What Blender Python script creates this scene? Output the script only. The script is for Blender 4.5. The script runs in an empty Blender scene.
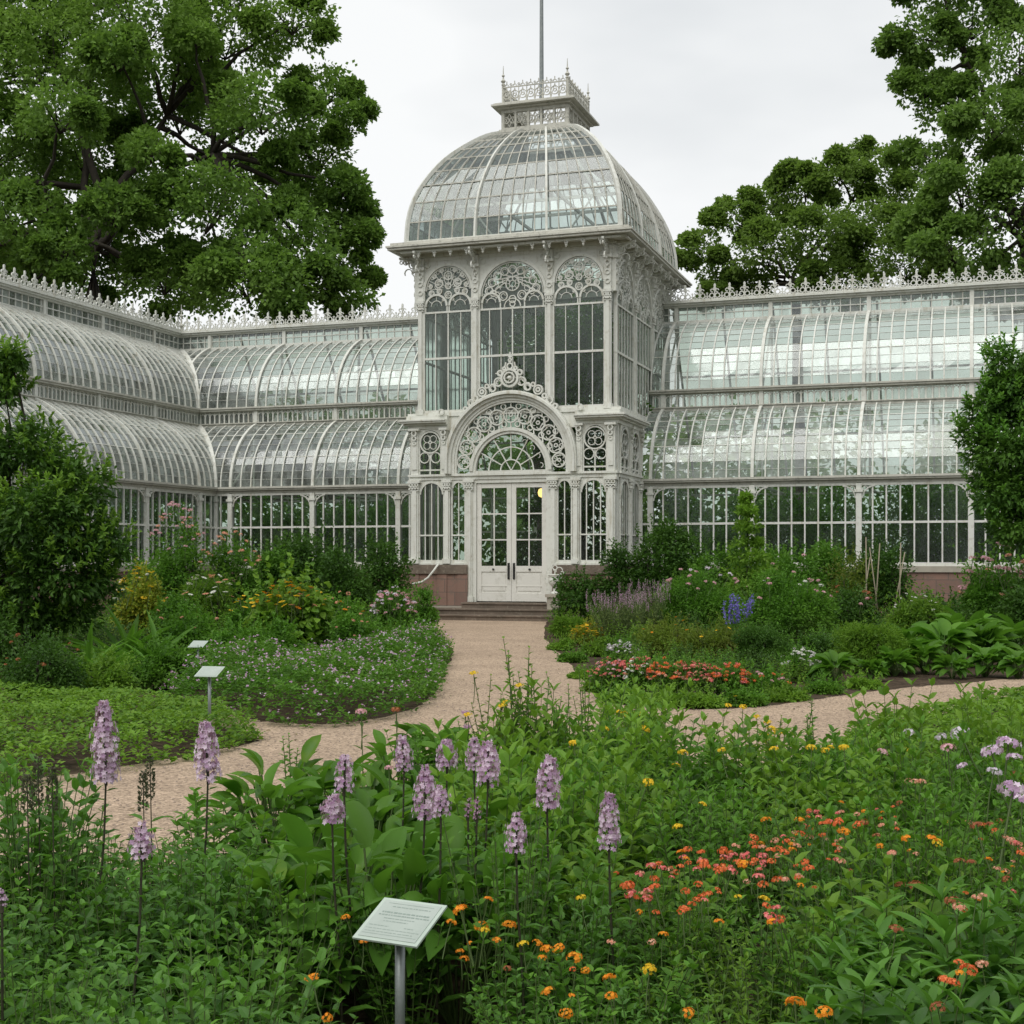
import bpy, math, random
import numpy as np
from mathutils import Vector, Matrix

R = math.radians
rng = np.random.default_rng(7)
random.seed(7)
scene = bpy.context.scene
COL = scene.collection

# ------------------------------------------------------------------ camera, sky, sun, exposure
F = 1380.0            # focal length in pixels of the 1024 px photograph
EYE = 1.6
HOR = 560.0
cam_d = bpy.data.cameras.new('camera')
cam_d.sensor_width = 36.0
cam_d.lens = F / 1024 * 36.0
cam_d.shift_y = (HOR - 512) / 1024
cam_d.clip_start = 0.1
cam_d.clip_end = 2000
cam = bpy.data.objects.new('camera', cam_d)
COL.objects.link(cam)
cam.location = (0, 0, EYE)
cam.rotation_euler = (R(90), 0, 0)
scene.camera = cam

SUN_EL, SUN_AZ = 55.0, 210.0        # degrees; azimuth measured clockwise from +Y (sun behind the viewer, to the left)
world = bpy.data.worlds.new('World')
scene.world = world
world.use_nodes = True
wn, wl = world.node_tree.nodes, world.node_tree.links
wn.clear()
w_out = wn.new('ShaderNodeOutputWorld')
w_bg = wn.new('ShaderNodeBackground')
w_bg.inputs['Strength'].default_value = 0.082
sky = wn.new('ShaderNodeTexSky')
sky.sky_type = 'NISHITA'
sky.sun_disc = False
sky.sun_elevation = R(SUN_EL)
sky.sun_rotation = R(SUN_AZ)
# overcast: the cloud layer greys the sky and evens it out
hs = wn.new('ShaderNodeHueSaturation')
hs.inputs['Saturation'].default_value = 0.10
wl.new(sky.outputs['Color'], hs.inputs['Color'])
tc = wn.new('ShaderNodeTexCoord')
nz = wn.new('ShaderNodeTexNoise')
nz.inputs['Scale'].default_value = 1.6
nz.inputs['Detail'].default_value = 5
nz.inputs['Roughness'].default_value = 0.5
mp = wn.new('ShaderNodeMapping')
mp.inputs['Scale'].default_value = (1, 1, 2.6)
wl.new(tc.outputs['Generated'], mp.inputs['Vector'])
wl.new(mp.outputs['Vector'], nz.inputs['Vector'])
cr = wn.new('ShaderNodeValToRGB')
cr.color_ramp.elements[0].position = 0.36
cr.color_ramp.elements[0].color = (6.1, 6.45, 6.75, 1)
cr.color_ramp.elements[1].position = 0.62
cr.color_ramp.elements[1].color = (9.2, 9.35, 9.4, 1)
wl.new(nz.outputs['Fac'], cr.inputs['Fac'])
mx = wn.new('ShaderNodeMix')
mx.data_type = 'RGBA'
mx.inputs['Factor'].default_value = 0.93
wl.new(hs.outputs['Color'], mx.inputs[6])
wl.new(cr.outputs['Color'], mx.inputs[7])
wl.new(mx.outputs[2], w_bg.inputs['Color'])
wl.new(w_bg.outputs['Background'], w_out.inputs['Surface'])

sun_d = bpy.data.lights.new('sun', 'SUN')
sun_d.energy = 1.5
sun_d.angle = R(50)
sun_d.color = (1.0, 0.965, 0.91)
sun = bpy.data.objects.new('sun', sun_d)
COL.objects.link(sun)
sd = Vector((math.sin(R(SUN_AZ)) * math.cos(R(SUN_EL)), math.cos(R(SUN_AZ)) * math.cos(R(SUN_EL)), math.sin(R(SUN_EL))))
sun.rotation_euler = sd.to_track_quat('Z', 'Y').to_euler()

scene.view_settings.view_transform = 'Standard'
scene.view_settings.look = 'None'
scene.view_settings.exposure = 0.40
scene.view_settings.gamma = 1.0
scene.render.engine = 'CYCLES'
cy = scene.cycles
cy.max_bounces = 12
cy.diffuse_bounces = 3
cy.glossy_bounces = 3
cy.transmission_bounces = 4
cy.transparent_max_bounces = 32
cy.caustics_reflective = False
cy.caustics_refractive = False

# ------------------------------------------------------------------ object helpers
def tag(o, label=None, cat=None, group=None, kind=None):
    if label: o['label'] = label
    if cat: o['category'] = cat
    if group: o['group'] = group
    if kind: o['kind'] = kind
    return o

def empty(name, loc=(0, 0, 0), rz=0.0, parent=None):
    o = bpy.data.objects.new(name, None)
    o.empty_display_size = 0.2
    COL.objects.link(o)
    o.location = loc
    o.rotation_euler = (0, 0, rz)
    if parent: o.parent = parent
    return o

def link_mesh(name, me, parent=None, loc=(0, 0, 0), rot=(0, 0, 0), scale=(1, 1, 1)):
    o = bpy.data.objects.new(name, me)
    COL.objects.link(o)
    o.location = loc
    o.rotation_euler = rot
    o.scale = scale
    if parent: o.parent = parent
    return o

def copy_tree(o, parent=None):
    c = o.copy()
    COL.objects.link(c)
    c.parent = parent
    for ch in list(o.children):
        copy_tree(ch, c)
    return c

# ------------------------------------------------------------------ materials
def new_mat(name):
    m = bpy.data.materials.new(name)
    m.use_nodes = True
    nt = m.node_tree
    nt.nodes.clear()
    out = nt.nodes.new('ShaderNodeOutputMaterial')
    return m, nt.nodes, nt.links, out

def mixrgb(nd, lk, fac, a, b, mode='MIX'):
    m = nd.new('ShaderNodeMix')
    m.data_type = 'RGBA'
    m.blend_type = mode
    for sock, v in ((m.inputs['Factor'], fac), (m.inputs[6], a), (m.inputs[7], b)):
        if isinstance(v, (int, float)): sock.default_value = v
        elif isinstance(v, tuple): sock.default_value = (*v, 1) if len(v) == 3 else v
        else: lk.new(v, sock)
    return m.outputs[2]

def noise(nd, lk, scale, detail=4, rough=0.55, vec=None, coord='Object'):
    t = nd.new('ShaderNodeTexNoise')
    t.inputs['Scale'].default_value = scale
    t.inputs['Detail'].default_value = detail
    t.inputs['Roughness'].default_value = rough
    if vec is None:
        c = nd.new('ShaderNodeTexCoord')
        vec = c.outputs[coord]
    lk.new(vec, t.inputs['Vector'])
    return t.outputs['Fac']

def ramp(nd, lk, fac, stops):
    r = nd.new('ShaderNodeValToRGB')
    e = r.color_ramp.elements
    while len(e) < len(stops): e.new(0.5)
    for i, (p, c) in enumerate(stops):
        e[i].position = p
        e[i].color = (*c, 1) if isinstance(c, tuple) else (c, c, c, 1)
    lk.new(fac, r.inputs['Fac'])
    return r.outputs['Color']

def surf_mat(name, c1, c2, scale=3, rough=0.7, bump=0.0, bscale=40, metallic=0, stain=None, spec=0.4, streak=None):
    m, nd, lk, out = new_mat(name)
    b = nd.new('ShaderNodeBsdfPrincipled')
    b.inputs['Roughness'].default_value = rough
    b.inputs['Metallic'].default_value = metallic
    b.inputs['Specular IOR Level'].default_value = spec
    f = ramp(nd, lk, noise(nd, lk, scale), [(0.3, 0.0), (0.7, 1.0)])
    c = mixrgb(nd, lk, f, c1, c2)
    if stain:
        s = ramp(nd, lk, noise(nd, lk, scale * 5, 6, 0.7), [(0.52, 0.0), (0.72, 1.0)])
        c = mixrgb(nd, lk, s, c, stain)
    if streak:                       # rain streaks of rust and grime
        tcs = nd.new('ShaderNodeTexCoord'); mps = nd.new('ShaderNodeMapping')
        mps.inputs['Scale'].default_value = (7, 7, .7)
        lk.new(tcs.outputs['Object'], mps.inputs['Vector'])
        k = ramp(nd, lk, noise(nd, lk, 1.0, 6, 0.7, mps.outputs['Vector']), [(0.55, 0.0), (0.70, 0.75)])
        c = mixrgb(nd, lk, k, c, streak)
    lk.new(c, b.inputs['Base Color'])
    if bump:
        bp = nd.new('ShaderNodeBump')
        bp.inputs['Strength'].default_value = bump
        bp.inputs['Distance'].default_value = 0.01
        lk.new(noise(nd, lk, bscale, 5, 0.6), bp.inputs['Height'])
        lk.new(bp.outputs['Normal'], b.inputs['Normal'])
    lk.new(b.outputs['BSDF'], out.inputs['Surface'])
    return m

def leaf_mat(name, c1, c2, c3=None, transl=0.25, rough=0.42, spec=0.35, nscale=1.2, var=0.35):
    if spec > .22 or transl != .25 or rough != .6:
        K = (1.50, 1.66, 0.92)
        c1 = tuple(a * b * .74 for a, b in zip(c1, K)); c2 = tuple(min(.33, a * b * 1.16) for a, b in zip(c2, K))
        if c3: c3 = tuple(a * b for a, b in zip(c3, K))
        spec *= .5
        transl = min(.45, transl + .08)
    m, nd, lk, out = new_mat(name)
    g = nd.new('ShaderNodeNewGeometry')
    oi = nd.new('ShaderNodeObjectInfo')
    n = noise(nd, lk, nscale, 2)
    c = mixrgb(nd, lk, g.outputs['Random Per Island'], c1, c2)
    if c3:
        c = mixrgb(nd, lk, ramp(nd, lk, n, [(0.45, 0.0), (0.68, 1.0)]), c, c3)
    h = nd.new('ShaderNodeHueSaturation')
    mr = nd.new('ShaderNodeMapRange')
    mr.inputs['To Min'].default_value = 1 - var / 2
    mr.inputs['To Max'].default_value = 1 + var / 2
    lk.new(oi.outputs['Random'], mr.inputs['Value'])
    lk.new(mr.outputs['Result'], h.inputs['Value'])
    lk.new(c, h.inputs['Color'])
    c = h.outputs['Color']
    b = nd.new('ShaderNodeBsdfPrincipled')
    b.inputs['Roughness'].default_value = rough
    b.inputs['Specular IOR Level'].default_value = spec
    lk.new(c, b.inputs['Base Color'])
    t = nd.new('ShaderNodeBsdfTranslucent')
    tc_ = mixrgb(nd, lk, 0.5, c, (c2[0] * 1.5, c2[1] * 1.6, c2[2] * 0.8))
    lk.new(tc_, t.inputs['Color'])
    ms = nd.new('ShaderNodeMixShader')
    ms.inputs['Fac'].default_value = transl
    lk.new(b.outputs['BSDF'], ms.inputs[1])
    lk.new(t.outputs['BSDF'], ms.inputs[2])
    lk.new(ms.outputs['Shader'], out.inputs['Surface'])
    return m

def petal_mat(name, c1, c2):
    return leaf_mat(name, c1, c2, None, transl=0.25, rough=0.6, spec=0.2, var=0.15)

def glass_mat(name, tint, dirt, dirt_lo, dirt_hi, refl=1.0, wave=0.06, scale=2.5):
    m, nd, lk, out = new_mat(name)
    tr = nd.new('ShaderNodeBsdfTransparent')
    tr.inputs['Color'].default_value = (*tint, 1)
    gl = nd.new('ShaderNodeBsdfGlossy')
    gl.inputs['Roughness'].default_value = 0.10
    gl.inputs['Color'].default_value = (0.93, 0.97, 0.97, 1)
    bp = nd.new('ShaderNodeBump')
    bp.inputs['Strength'].default_value = wave
    bp.inputs['Distance'].default_value = 0.05
    lk.new(noise(nd, lk, 3.5, 3), bp.inputs['Height'])
    lk.new(bp.outputs['Normal'], gl.inputs['Normal'])
    fr = nd.new('ShaderNodeFresnel')
    fr.inputs['IOR'].default_value = 1.62
    mm = nd.new('ShaderNodeMath')
    mm.operation = 'MULTIPLY'
    mm.use_clamp = True
    mm.inputs[1].default_value = 1.6 * refl      # two faces of one pane
    lk.new(fr.outputs['Fac'], mm.inputs[0])
    m1 = nd.new('ShaderNodeMixShader')
    lk.new(mm.outputs[0], m1.inputs['Fac'])
    lk.new(tr.outputs['BSDF'], m1.inputs[1])
    lk.new(gl.outputs['BSDF'], m1.inputs[2])
    # limewash and grime: differs from pane to pane
    df = nd.new('ShaderNodeBsdfDiffuse')
    df.inputs['Color'].default_value = (*dirt, 1)
    tl = nd.new('ShaderNodeBsdfTranslucent')
    tl.inputs['Color'].default_value = (*dirt, 1)
    dm = nd.new('ShaderNodeMixShader')
    dm.inputs['Fac'].default_value = 0.4
    lk.new(df.outputs['BSDF'], dm.inputs[1])
    lk.new(tl.outputs['BSDF'], dm.inputs[2])
    g = nd.new('ShaderNodeNewGeometry')
    ns = noise(nd, lk, scale, 6, 0.65)
    ad = nd.new('ShaderNodeMath')
    ad.operation = 'MULTIPLY_ADD'
    lk.new(g.outputs['Random Per Island'], ad.inputs[0])
    ad.inputs[1].default_value = 0.35
    lk.new(ns, ad.inputs[2])
    mr = nd.new('ShaderNodeMapRange')
    mr.inputs['From Min'].default_value = 0.45
    mr.inputs['From Max'].default_value = 0.95
    mr.inputs['To Min'].default_value = dirt_lo
    mr.inputs['To Max'].default_value = dirt_hi
    lk.new(ad.outputs[0], mr.inputs['Value'])
    m2 = nd.new('ShaderNodeMixShader')
    lk.new(mr.outputs['Result'], m2.inputs['Fac'])
    lk.new(m1.outputs['Shader'], m2.inputs[1])
    lk.new(dm.outputs['Shader'], m2.inputs[2])
    lk.new(m2.outputs['Shader'], out.inputs['Surface'])
    return m

M = {}
M['paint'] = surf_mat('cream_white_paint', (0.735, 0.74, 0.685), (0.65, 0.66, 0.60), 1.5, 0.55, 0.15, 30, stain=(0.50, 0.49, 0.41), streak=(0.42, 0.38, 0.28))
M['lead'] = surf_mat('weathered_grey_lead', (0.60, 0.59, 0.52), (0.48, 0.475, 0.415), 2.0, 0.6, 0.2, 25, stain=(0.25, 0.25, 0.21))
M['door'] = surf_mat('white_door_paint', (0.74, 0.73, 0.68), (0.68, 0.67, 0.61), 1.0, 0.45, stain=(0.55, 0.54, 0.48))
M['groof'] = glass_mat('limewashed_roof_glass', (0.78, 0.84, 0.79), (0.66, 0.71, 0.67), 0.03, 0.50, 1.5)
M['gdome'] = glass_mat('dome_glass', (0.80, 0.87, 0.84), (0.50, 0.57, 0.53), 0.02, 0.26, 1.2)
M['gwall'] = glass_mat('wall_glass', (0.76, 0.84, 0.77), (0.30, 0.35, 0.30), 0.0, 0.12, 0.7)
M['gdark'] = glass_mat('porch_glass', (0.60, 0.67, 0.59), (0.28, 0.32, 0.27), 0.0, 0.08, 0.6)
M['iron'] = surf_mat('dark_iron', (0.05, 0.05, 0.05), (0.08, 0.08, 0.075), 8, 0.4, metallic=0.6)
M['steps'] = surf_mat('worn_brown_step_stone', (0.20, 0.155, 0.12), (0.13, 0.105, 0.08), 2.5, 0.85, 0.4, 35, stain=(0.28, 0.24, 0.19))
M['post'] = surf_mat('grey_metal_post', (0.20, 0.22, 0.22), (0.26, 0.28, 0.27), 12, 0.4, 0.1, 80, metallic=0.5)
M['panel'] = surf_mat('pale_sign_plate', (0.42, 0.47, 0.43), (0.36, 0.41, 0.37), 10, 0.5, spec=0.15)
M['panel_edge'] = surf_mat('frosted_plate_rim', (0.46, 0.54, 0.47), (0.40, 0.47, 0.41), 10, 0.3)
M['print'] = surf_mat('grey_green_print', (0.20, 0.25, 0.22), (0.27, 0.33, 0.29), 60, 0.5)
M['bark'] = surf_mat('dark_bark', (0.055, 0.045, 0.034), (0.032, 0.027, 0.021), 6, 0.9, 0.6, 14)
M['cane'] = surf_mat('weathered_cane', (0.33, 0.29, 0.2), (0.24, 0.21, 0.15), 8, 0.8)
M['stem'] = surf_mat('green_stem', (0.085, 0.15, 0.035), (0.07, 0.10, 0.03), 5, 0.6)
M['dstem'] = surf_mat('dark_flower_stem', (0.035, 0.05, 0.02), (0.05, 0.035, 0.025), 5, 0.6)
M['limestone'] = surf_mat('pale_limestone', (0.42, 0.39, 0.32), (0.33, 0.30, 0.25), 4, 0.85, 0.4, 30)

def lamp_glow():
    m, nd, lk, out = new_mat('warm_lamp_glass')
    e = nd.new('ShaderNodeEmission')
    e.inputs['Color'].default_value = (1.0, 0.62, 0.22, 1)
    e.inputs['Strength'].default_value = 2.2
    lk.new(e.outputs['Emission'], out.inputs['Surface'])
    return m
M['glow'] = lamp_glow()

def brownstone():
    m, nd, lk, out = new_mat('red_brownstone_blocks')
    tcn = nd.new('ShaderNodeTexCoord')
    b = nd.new('ShaderNodeBsdfPrincipled')
    b.inputs['Roughness'].default_value = 0.85
    br = nd.new('ShaderNodeTexBrick')
    br.offset = 0.5
    sx = nd.new('ShaderNodeSeparateXYZ')
    lk.new(tcn.outputs['Object'], sx.inputs[0])
    a = nd.new('ShaderNodeMath'); a.operation = 'ADD'
    lk.new(sx.outputs['X'], a.inputs[0]); lk.new(sx.outputs['Y'], a.inputs[1])
    cx = nd.new('ShaderNodeCombineXYZ')
    lk.new(a.outputs[0], cx.inputs['X']); lk.new(sx.outputs['Z'], cx.inputs['Y'])
    lk.new(cx.outputs[0], br.inputs['Vector'])
    br.inputs['Scale'].default_value = 1.0
    br.inputs['Brick Width'].default_value = 0.62
    br.inputs['Row Height'].default_value = 0.36
    br.inputs['Mortar Size'].default_value = 0.008
    br.inputs['Color1'].default_value = (0.27, 0.165, 0.125, 1)
    br.inputs['Color2'].default_value = (0.20, 0.125, 0.10, 1)
    br.inputs['Mortar'].default_value = (0.12, 0.10, 0.085, 1)
    s = ramp(nd, lk, noise(nd, lk, 6, 6, 0.7), [(0.5, 0.0), (0.75, 1.0)])
    c = mixrgb(nd, lk, s, br.outputs['Color'], (0.16, 0.13, 0.105))
    lk.new(c, b.inputs['Base Color'])
    bp = nd.new('ShaderNodeBump'); bp.inputs['Strength'].default_value = 0.5; bp.inputs['Distance'].default_value = 0.01
    lk.new(noise(nd, lk, 30, 5, 0.6), bp.inputs['Height'])
    lk.new(bp.outputs['Normal'], b.inputs['Normal'])
    lk.new(b.outputs['BSDF'], out.inputs['Surface'])
    return m
M['brownstone'] = brownstone()

def ground_mat(name, a, b_, c_, s1, s2, bump):
    m, nd, lk, out = new_mat(name)
    b = nd.new('ShaderNodeBsdfPrincipled')
    b.inputs['Roughness'].default_value = 0.95
    b.inputs['Specular IOR Level'].default_value = 0.1
    big = ramp(nd, lk, noise(nd, lk, s1, 4, 0.6), [(0.32, 0.0), (0.68, 1.0)])
    c = mixrgb(nd, lk, big, a, b_)
    vor = nd.new('ShaderNodeTexVoronoi')
    vor.inputs['Scale'].default_value = s2
    t = nd.new('ShaderNodeTexCoord')
    lk.new(t.outputs['Object'], vor.inputs['Vector'])
    bw = nd.new('ShaderNodeSeparateColor')
    lk.new(vor.outputs['Color'], bw.inputs[0])
    gr = ramp(nd, lk, bw.outputs[0], [(0.0, 0.55), (0.45, 0.95), (0.8, 1.1), (1.0, 1.4)])
    c = mixrgb(nd, lk, 1.0, c, gr, 'MULTIPLY')
    sp = ramp(nd, lk, noise(nd, lk, s2 * 0.35, 3, 0.6), [(0.62, 0.0), (0.70, 1.0)])
    c = mixrgb(nd, lk, sp, c, c_)
    lk.new(c, b.inputs['Base Color'])
    bp = nd.new('ShaderNodeBump'); bp.inputs['Strength'].default_value = bump; bp.inputs['Distance'].default_value = 0.012
    lk.new(vor.outputs['Distance'], bp.inputs['Height'])
    lk.new(bp.outputs['Normal'], b.inputs['Normal'])
    lk.new(b.outputs['BSDF'], out.inputs['Surface'])
    return m
M['gravel'] = ground_mat('tan_pink_gravel', (0.49, 0.372, 0.27), (0.40, 0.302, 0.22), (0.27, 0.21, 0.16), 0.9, 55, 0.9)
M['soil'] = ground_mat('dark_garden_soil', (0.055, 0.040, 0.028), (0.085, 0.06, 0.04), (0.05, 0.065, 0.025), 1.3, 18, 1.0)

# ------------------------------------------------------------------ box and bar builder
_jr = random.Random(3)
def jit(): return _jr.uniform(-0.0022, 0.0022)

class MB:
    """collects solid shapes in a plane frame: s along the wall, n outwards, h up"""
    def __init__(self, o=(0, 0, 0), sx=(1, 0, 0), nx=(0, -1, 0)):
        self.v, self.f = [], []
        self.frame(o, sx, nx)
    def frame(self, o, sx, nx):
        self.o, self.sx, self.nx = Vector(o), Vector(sx), Vector(nx)
        return self
    def P(self, s, n, h):
        return self.o + self.sx * s + self.nx * n + Vector((0, 0, h))
    def hexa(self, p):        # 4 points of one face, 4 of the opposite one
        b = len(self.v)
        self.v += [tuple(q) for q in p]
        self.f += [(b, b+1, b+2, b+3), (b+7, b+6, b+5, b+4), (b, b+4, b+5, b+1), (b+1, b+5, b+6, b+2), (b+2, b+6, b+7, b+3), (b+3, b+7, b+4, b)]
    def box(self, s0, s1, n0, n1, h0, h1):
        j = jit(); k = jit(); l = jit()
        n0 -= abs(j); n1 += j; s0 += k; s1 += k; h0 += l; h1 += l
        P = self.P
        self.hexa([P(s0, n0, h0), P(s1, n0, h0), P(s1, n1, h0), P(s0, n1, h0), P(s0, n0, h1), P(s1, n0, h1), P(s1, n1, h1), P(s0, n1, h1)])
    def bar2(self, s0, h0, s1, h1, w, n0, n1):
        d = Vector((s1 - s0, h1 - h0))
        if d.length < 1e-6: return
        d.normalize()
        e = Vector((-d.y, d.x)) * (w / 2)
        j = jit(); n0 += j; n1 += j
        P = self.P
        q = [(s0 - e.x, h0 - e.y), (s1 - e.x, h1 - e.y), (s1 + e.x, h1 + e.y), (s0 + e.x, h0 + e.y)]
        self.hexa([P(a, n0, b) for a, b in q] + [P(a, n1, b) for a, b in q])
    def arc(self, cs, ch, r0, r1, a0, a1, n0, n1, seg=14, ry=None):
        """flat band between radii r0 and r1 from angle a0 to a1 (degrees)"""
        j = jit(); n0 += j; n1 += j
        full = abs(a1 - a0) >= 359
        k = 1.0 if ry is None else ry
        b = len(self.v)
        m = seg if full else seg + 1
        for i in range(m):
            a = R(a0 + (a1 - a0) * i / seg)
            c, s = math.cos(a), math.sin(a) * k
            for r, n in ((r0, n0), (r1, n0), (r1, n1), (r0, n1)):
                self.v.append(tuple(self.P(cs + r * c, n, ch + r * s)))
        for i in range(seg):
            p, q = b + 4 * i, b + 4 * ((i + 1) % m)
            for t in range(4):
                u = (t + 1) % 4
                self.f.append((p + t, q + t, q + u, p + u))
        if not full:
            self.f.append((b, b+1, b+2, b+3))
            e = b + 4 * seg
            self.f.append((e+3, e+2, e+1, e))
    def ring(self, cs, ch, r, w, n0, n1, seg=14):
        self.arc(cs, ch, r - w, r, 0, 360, n0, n1, seg)
    def spandrel(self, s0, s1, hs, h1, r, n0, n1, seg=16):
        """plate s0..s1, hs..h1 with a round-headed hole of radius r"""
        cs = (s0 + s1) / 2
        j = jit(); n0 += j; n1 += j
        b = len(self.v)
        for i in range(seg + 1):
            a = math.pi * i / seg
            x, y = cs + r * math.cos(a), hs + r * math.sin(a)
            X = s0 + (s1 - s0) * (1 - i / seg)
            for px, py in ((x, y), (X, h1)):
                for n in (n0, n1):
                    self.v.append(tuple(self.P(px, n, py)))
        for i in range(seg):
            p, q = b + 4 * i, b + 4 * (i + 1)
            self.f += [(p, q, q+2, p+2), (p+1, p+3, q+3, q+1), (p, p+1, q+1, q), (p+2, q+2, q+3, p+3)]
        for (sa, sb) in ((s0, cs - r), (cs + r, s1)):
            if sb - sa > 0.004:
                P = self.P
                # side triangles between arch foot and plate edge
                tx = s0 if sa == s0 else s1
                fx = cs - r if sa == s0 else cs + r
                bb = len(self.v)
                for px, py in ((tx, hs), (fx, hs), (tx, h1)):
                    for n in (n0, n1): self.v.append(tuple(P(px, n, py)))
                self.f += [(bb, bb+2, bb+4), (bb+1, bb+5, bb+3), (bb, bb+1, bb+3, bb+2), (bb, bb+4, bb+5, bb+1)]
    def bar3(self, p0, p1, w, t, up):
        p0, p1, up = Vector(p0), Vector(p1), Vector(up)
        d = p1 - p0
        if d.length < 1e-5: return
        d.normalize()
        s = d.cross(up)
        if s.length < 1e-4: s = d.cross(Vector((1, 0, 0)))
        s.normalize()
        u = s.cross(d) * (t / 2 + jit() * .6)
        s = s * (w / 2)
        self.hexa([p0 - s - u, p0 + s - u, p0 + s + u, p0 - s + u, p1 - s - u, p1 + s - u, p1 + s + u, p1 - s + u])
    def tube(self, pts, r, seg=6, r1=None):
        pts = [Vector(p) for p in pts]
        n = len(pts)
        b = len(self.v)
        for i, p in enumerate(pts):
            d = (pts[min(i+1, n-1)] - pts[max(i-1, 0)]).normalized()
            a = d.cross(Vector((0, 0, 1)))
            if a.length < 1e-3: a = d.cross(Vector((0, 1, 0)))
            a.normalize()
            c = a.cross(d)
            rr = r if r1 is None else r + (r1 - r) * i / max(1, n - 1)
            if isinstance(r, (list, tuple)): rr = r[i]
            for k in range(seg):
                t = 2 * math.pi * k / seg
                self.v.append(tuple(p + a * (rr * math.cos(t)) + c * (rr * math.sin(t))))
        for i in range(n - 1):
            for k in range(seg):
                self.f.append((b + i*seg + k, b + i*seg + (k+1) % seg, b + (i+1)*seg + (k+1) % seg, b + (i+1)*seg + k))
        self.f.append(tuple(range(b + seg - 1, b - 1, -1)))
        self.f.append(tuple(range(b + (n-1)*seg, b + n*seg)))
    def lathe(self, c, prof, seg=10):
        c = Vector(c)
        b = len(self.v)
        for r, h in prof:
            for k in range(seg):
                t = 2 * math.pi * k / seg
                self.v.append((c.x + r * math.cos(t), c.y + r * math.sin(t), c.z + h))
        for i in range(len(prof) - 1):
            for k in range(seg):
                self.f.append((b + i*seg + k, b + i*seg + (k+1) % seg, b + (i+1)*seg + (k+1) % seg, b + (i+1)*seg + k))
        self.f.append(tuple(range(b + seg - 1, b - 1, -1)))
        self.f.append(tuple(range(b + (len(prof)-1)*seg, b + len(prof)*seg)))
    def quad(self, a, b_, c, d):
        b = len(self.v)
        self.v += [tuple(a), tuple(b_), tuple(c), tuple(d)]
        self.f.append((b, b+1, b+2, b+3))
    def build(self, name, mat, parent=None, smooth=False):
        me = bpy.data.meshes.new(name)
        me.from_pydata(self.v, [], self.f)
        me.materials.append(mat)
        if smooth:
            me.polygons.foreach_set('use_smooth', [True] * len(me.polygons))
        me.update()
        return link_mesh(name, me, parent)

# pixel to world helpers (positions only: every thing stands on the ground at its own distance)
def gx(px, Y): return (px - 512) / F * Y
def gz(py, Y): return EYE + (HOR - py) / F * Y
def gp(px, py, h=0.0):
    Y = (EYE - h) * F / (py - HOR)
    return gx(px, Y), Y
# ------------------------------------------------------------------ ground and path
def sheet(name, pts, z, mat):
    me = bpy.data.meshes.new(name)
    me.from_pydata([(x, y, z) for x, y in pts], [], [tuple(range(len(pts)))])
    me.materials.append(mat)
    o = link_mesh(name, me)
    tag(o, kind='structure')
    return o
sheet('ground', [(-600, -200), (600, -200), (600, 1200), (-600, 1200)], 0.0, M['soil'])

def spline(pts, n=10):
    out = []
    m = len(pts)
    for i in range(m - 1):
        p0, p1, p2, p3 = pts[max(i-1, 0)], pts[i], pts[i+1], pts[min(i+2, m-1)]
        for k in range(n):
            t = k / n
            out.append(tuple(0.5 * ((2*p1[c]) + (-p0[c]+p2[c])*t + (2*p0[c]-5*p1[c]+4*p2[c]-p3[c])*t*t + (-p0[c]+3*p1[c]-3*p2[c]+p3[c])*t**3) for c in (0, 1)))
    out.append(pts[-1])
    return out
left_edge = [gp(420, 619), gp(428, 628), gp(452, 650), gp(442, 672), gp(434, 694), gp(405, 712), gp(340, 724), gp(262, 722), gp(225, 713)]
left_spur = [gp(190, 719), gp(256, 739), gp(215, 751), gp(120, 768), gp(0, 785), gp(-150, 810), gp(-420, 850)]
right_edge = [gp(548, 619), gp(545, 637), gp(566, 660), gp(588, 684), gp(606, 702), gp(680, 710), gp(770, 706), gp(870, 692), gp(960, 684), gp(1060, 677), gp(1400, 664)]
near_edge = [(-9.0, 3.5), (-6.5, 4.6), (-3.4, 5.7), (-2.2, 6.3), (-1.45, 6.9), (-1.15, 8.1), (-0.6, 9.2), (0.8, 10.2), (1.25, 9.5), (1.65, 9.0), (2.15, 10.4), (2.9, 12.1), (4.6, 14.4), (6.6, 16.3), (10.5, 18.6)]
def splj(pts):                     # slightly irregular gravel edge
    return [(x + random.uniform(-.03, .03), y + random.uniform(-.05, .05)) for x, y in spline(pts, 12)]
le, ls, re_, ne = splj(left_edge), splj(left_spur), splj(right_edge), splj(near_edge)
sheet('path', le + ls + ne + re_[::-1], 0.006, M['gravel'])

# ------------------------------------------------------------------ the glasshouse
TH = R(18.8)
HOUSE = empty('glasshouse', (0.02, 37.5, 0), -TH)
tag(HOUSE, 'long white iron and glass conservatory with a domed entrance tower between two curved-roof wings', 'conservatory')
WB, DB = 5.64, 6.6            # tower body width and depth
hw = WB / 2

def panes(mb, rows, cols, fn, j=0.004):
    """separate glass panes of a grid; fn(u, v) -> point, each pane a bit out of true"""
    for i in range(rows):
        for k in range(cols):
            q = []
            for a, b in ((k, i), (k+1, i), (k+1, i+1), (k, i+1)):
                p = Vector(fn(a / cols, b / rows))
                q.append(p + Vector((random.uniform(-j, j), random.uniform(-j, j), random.uniform(-j, j))))
            mb.quad(*q)

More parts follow.
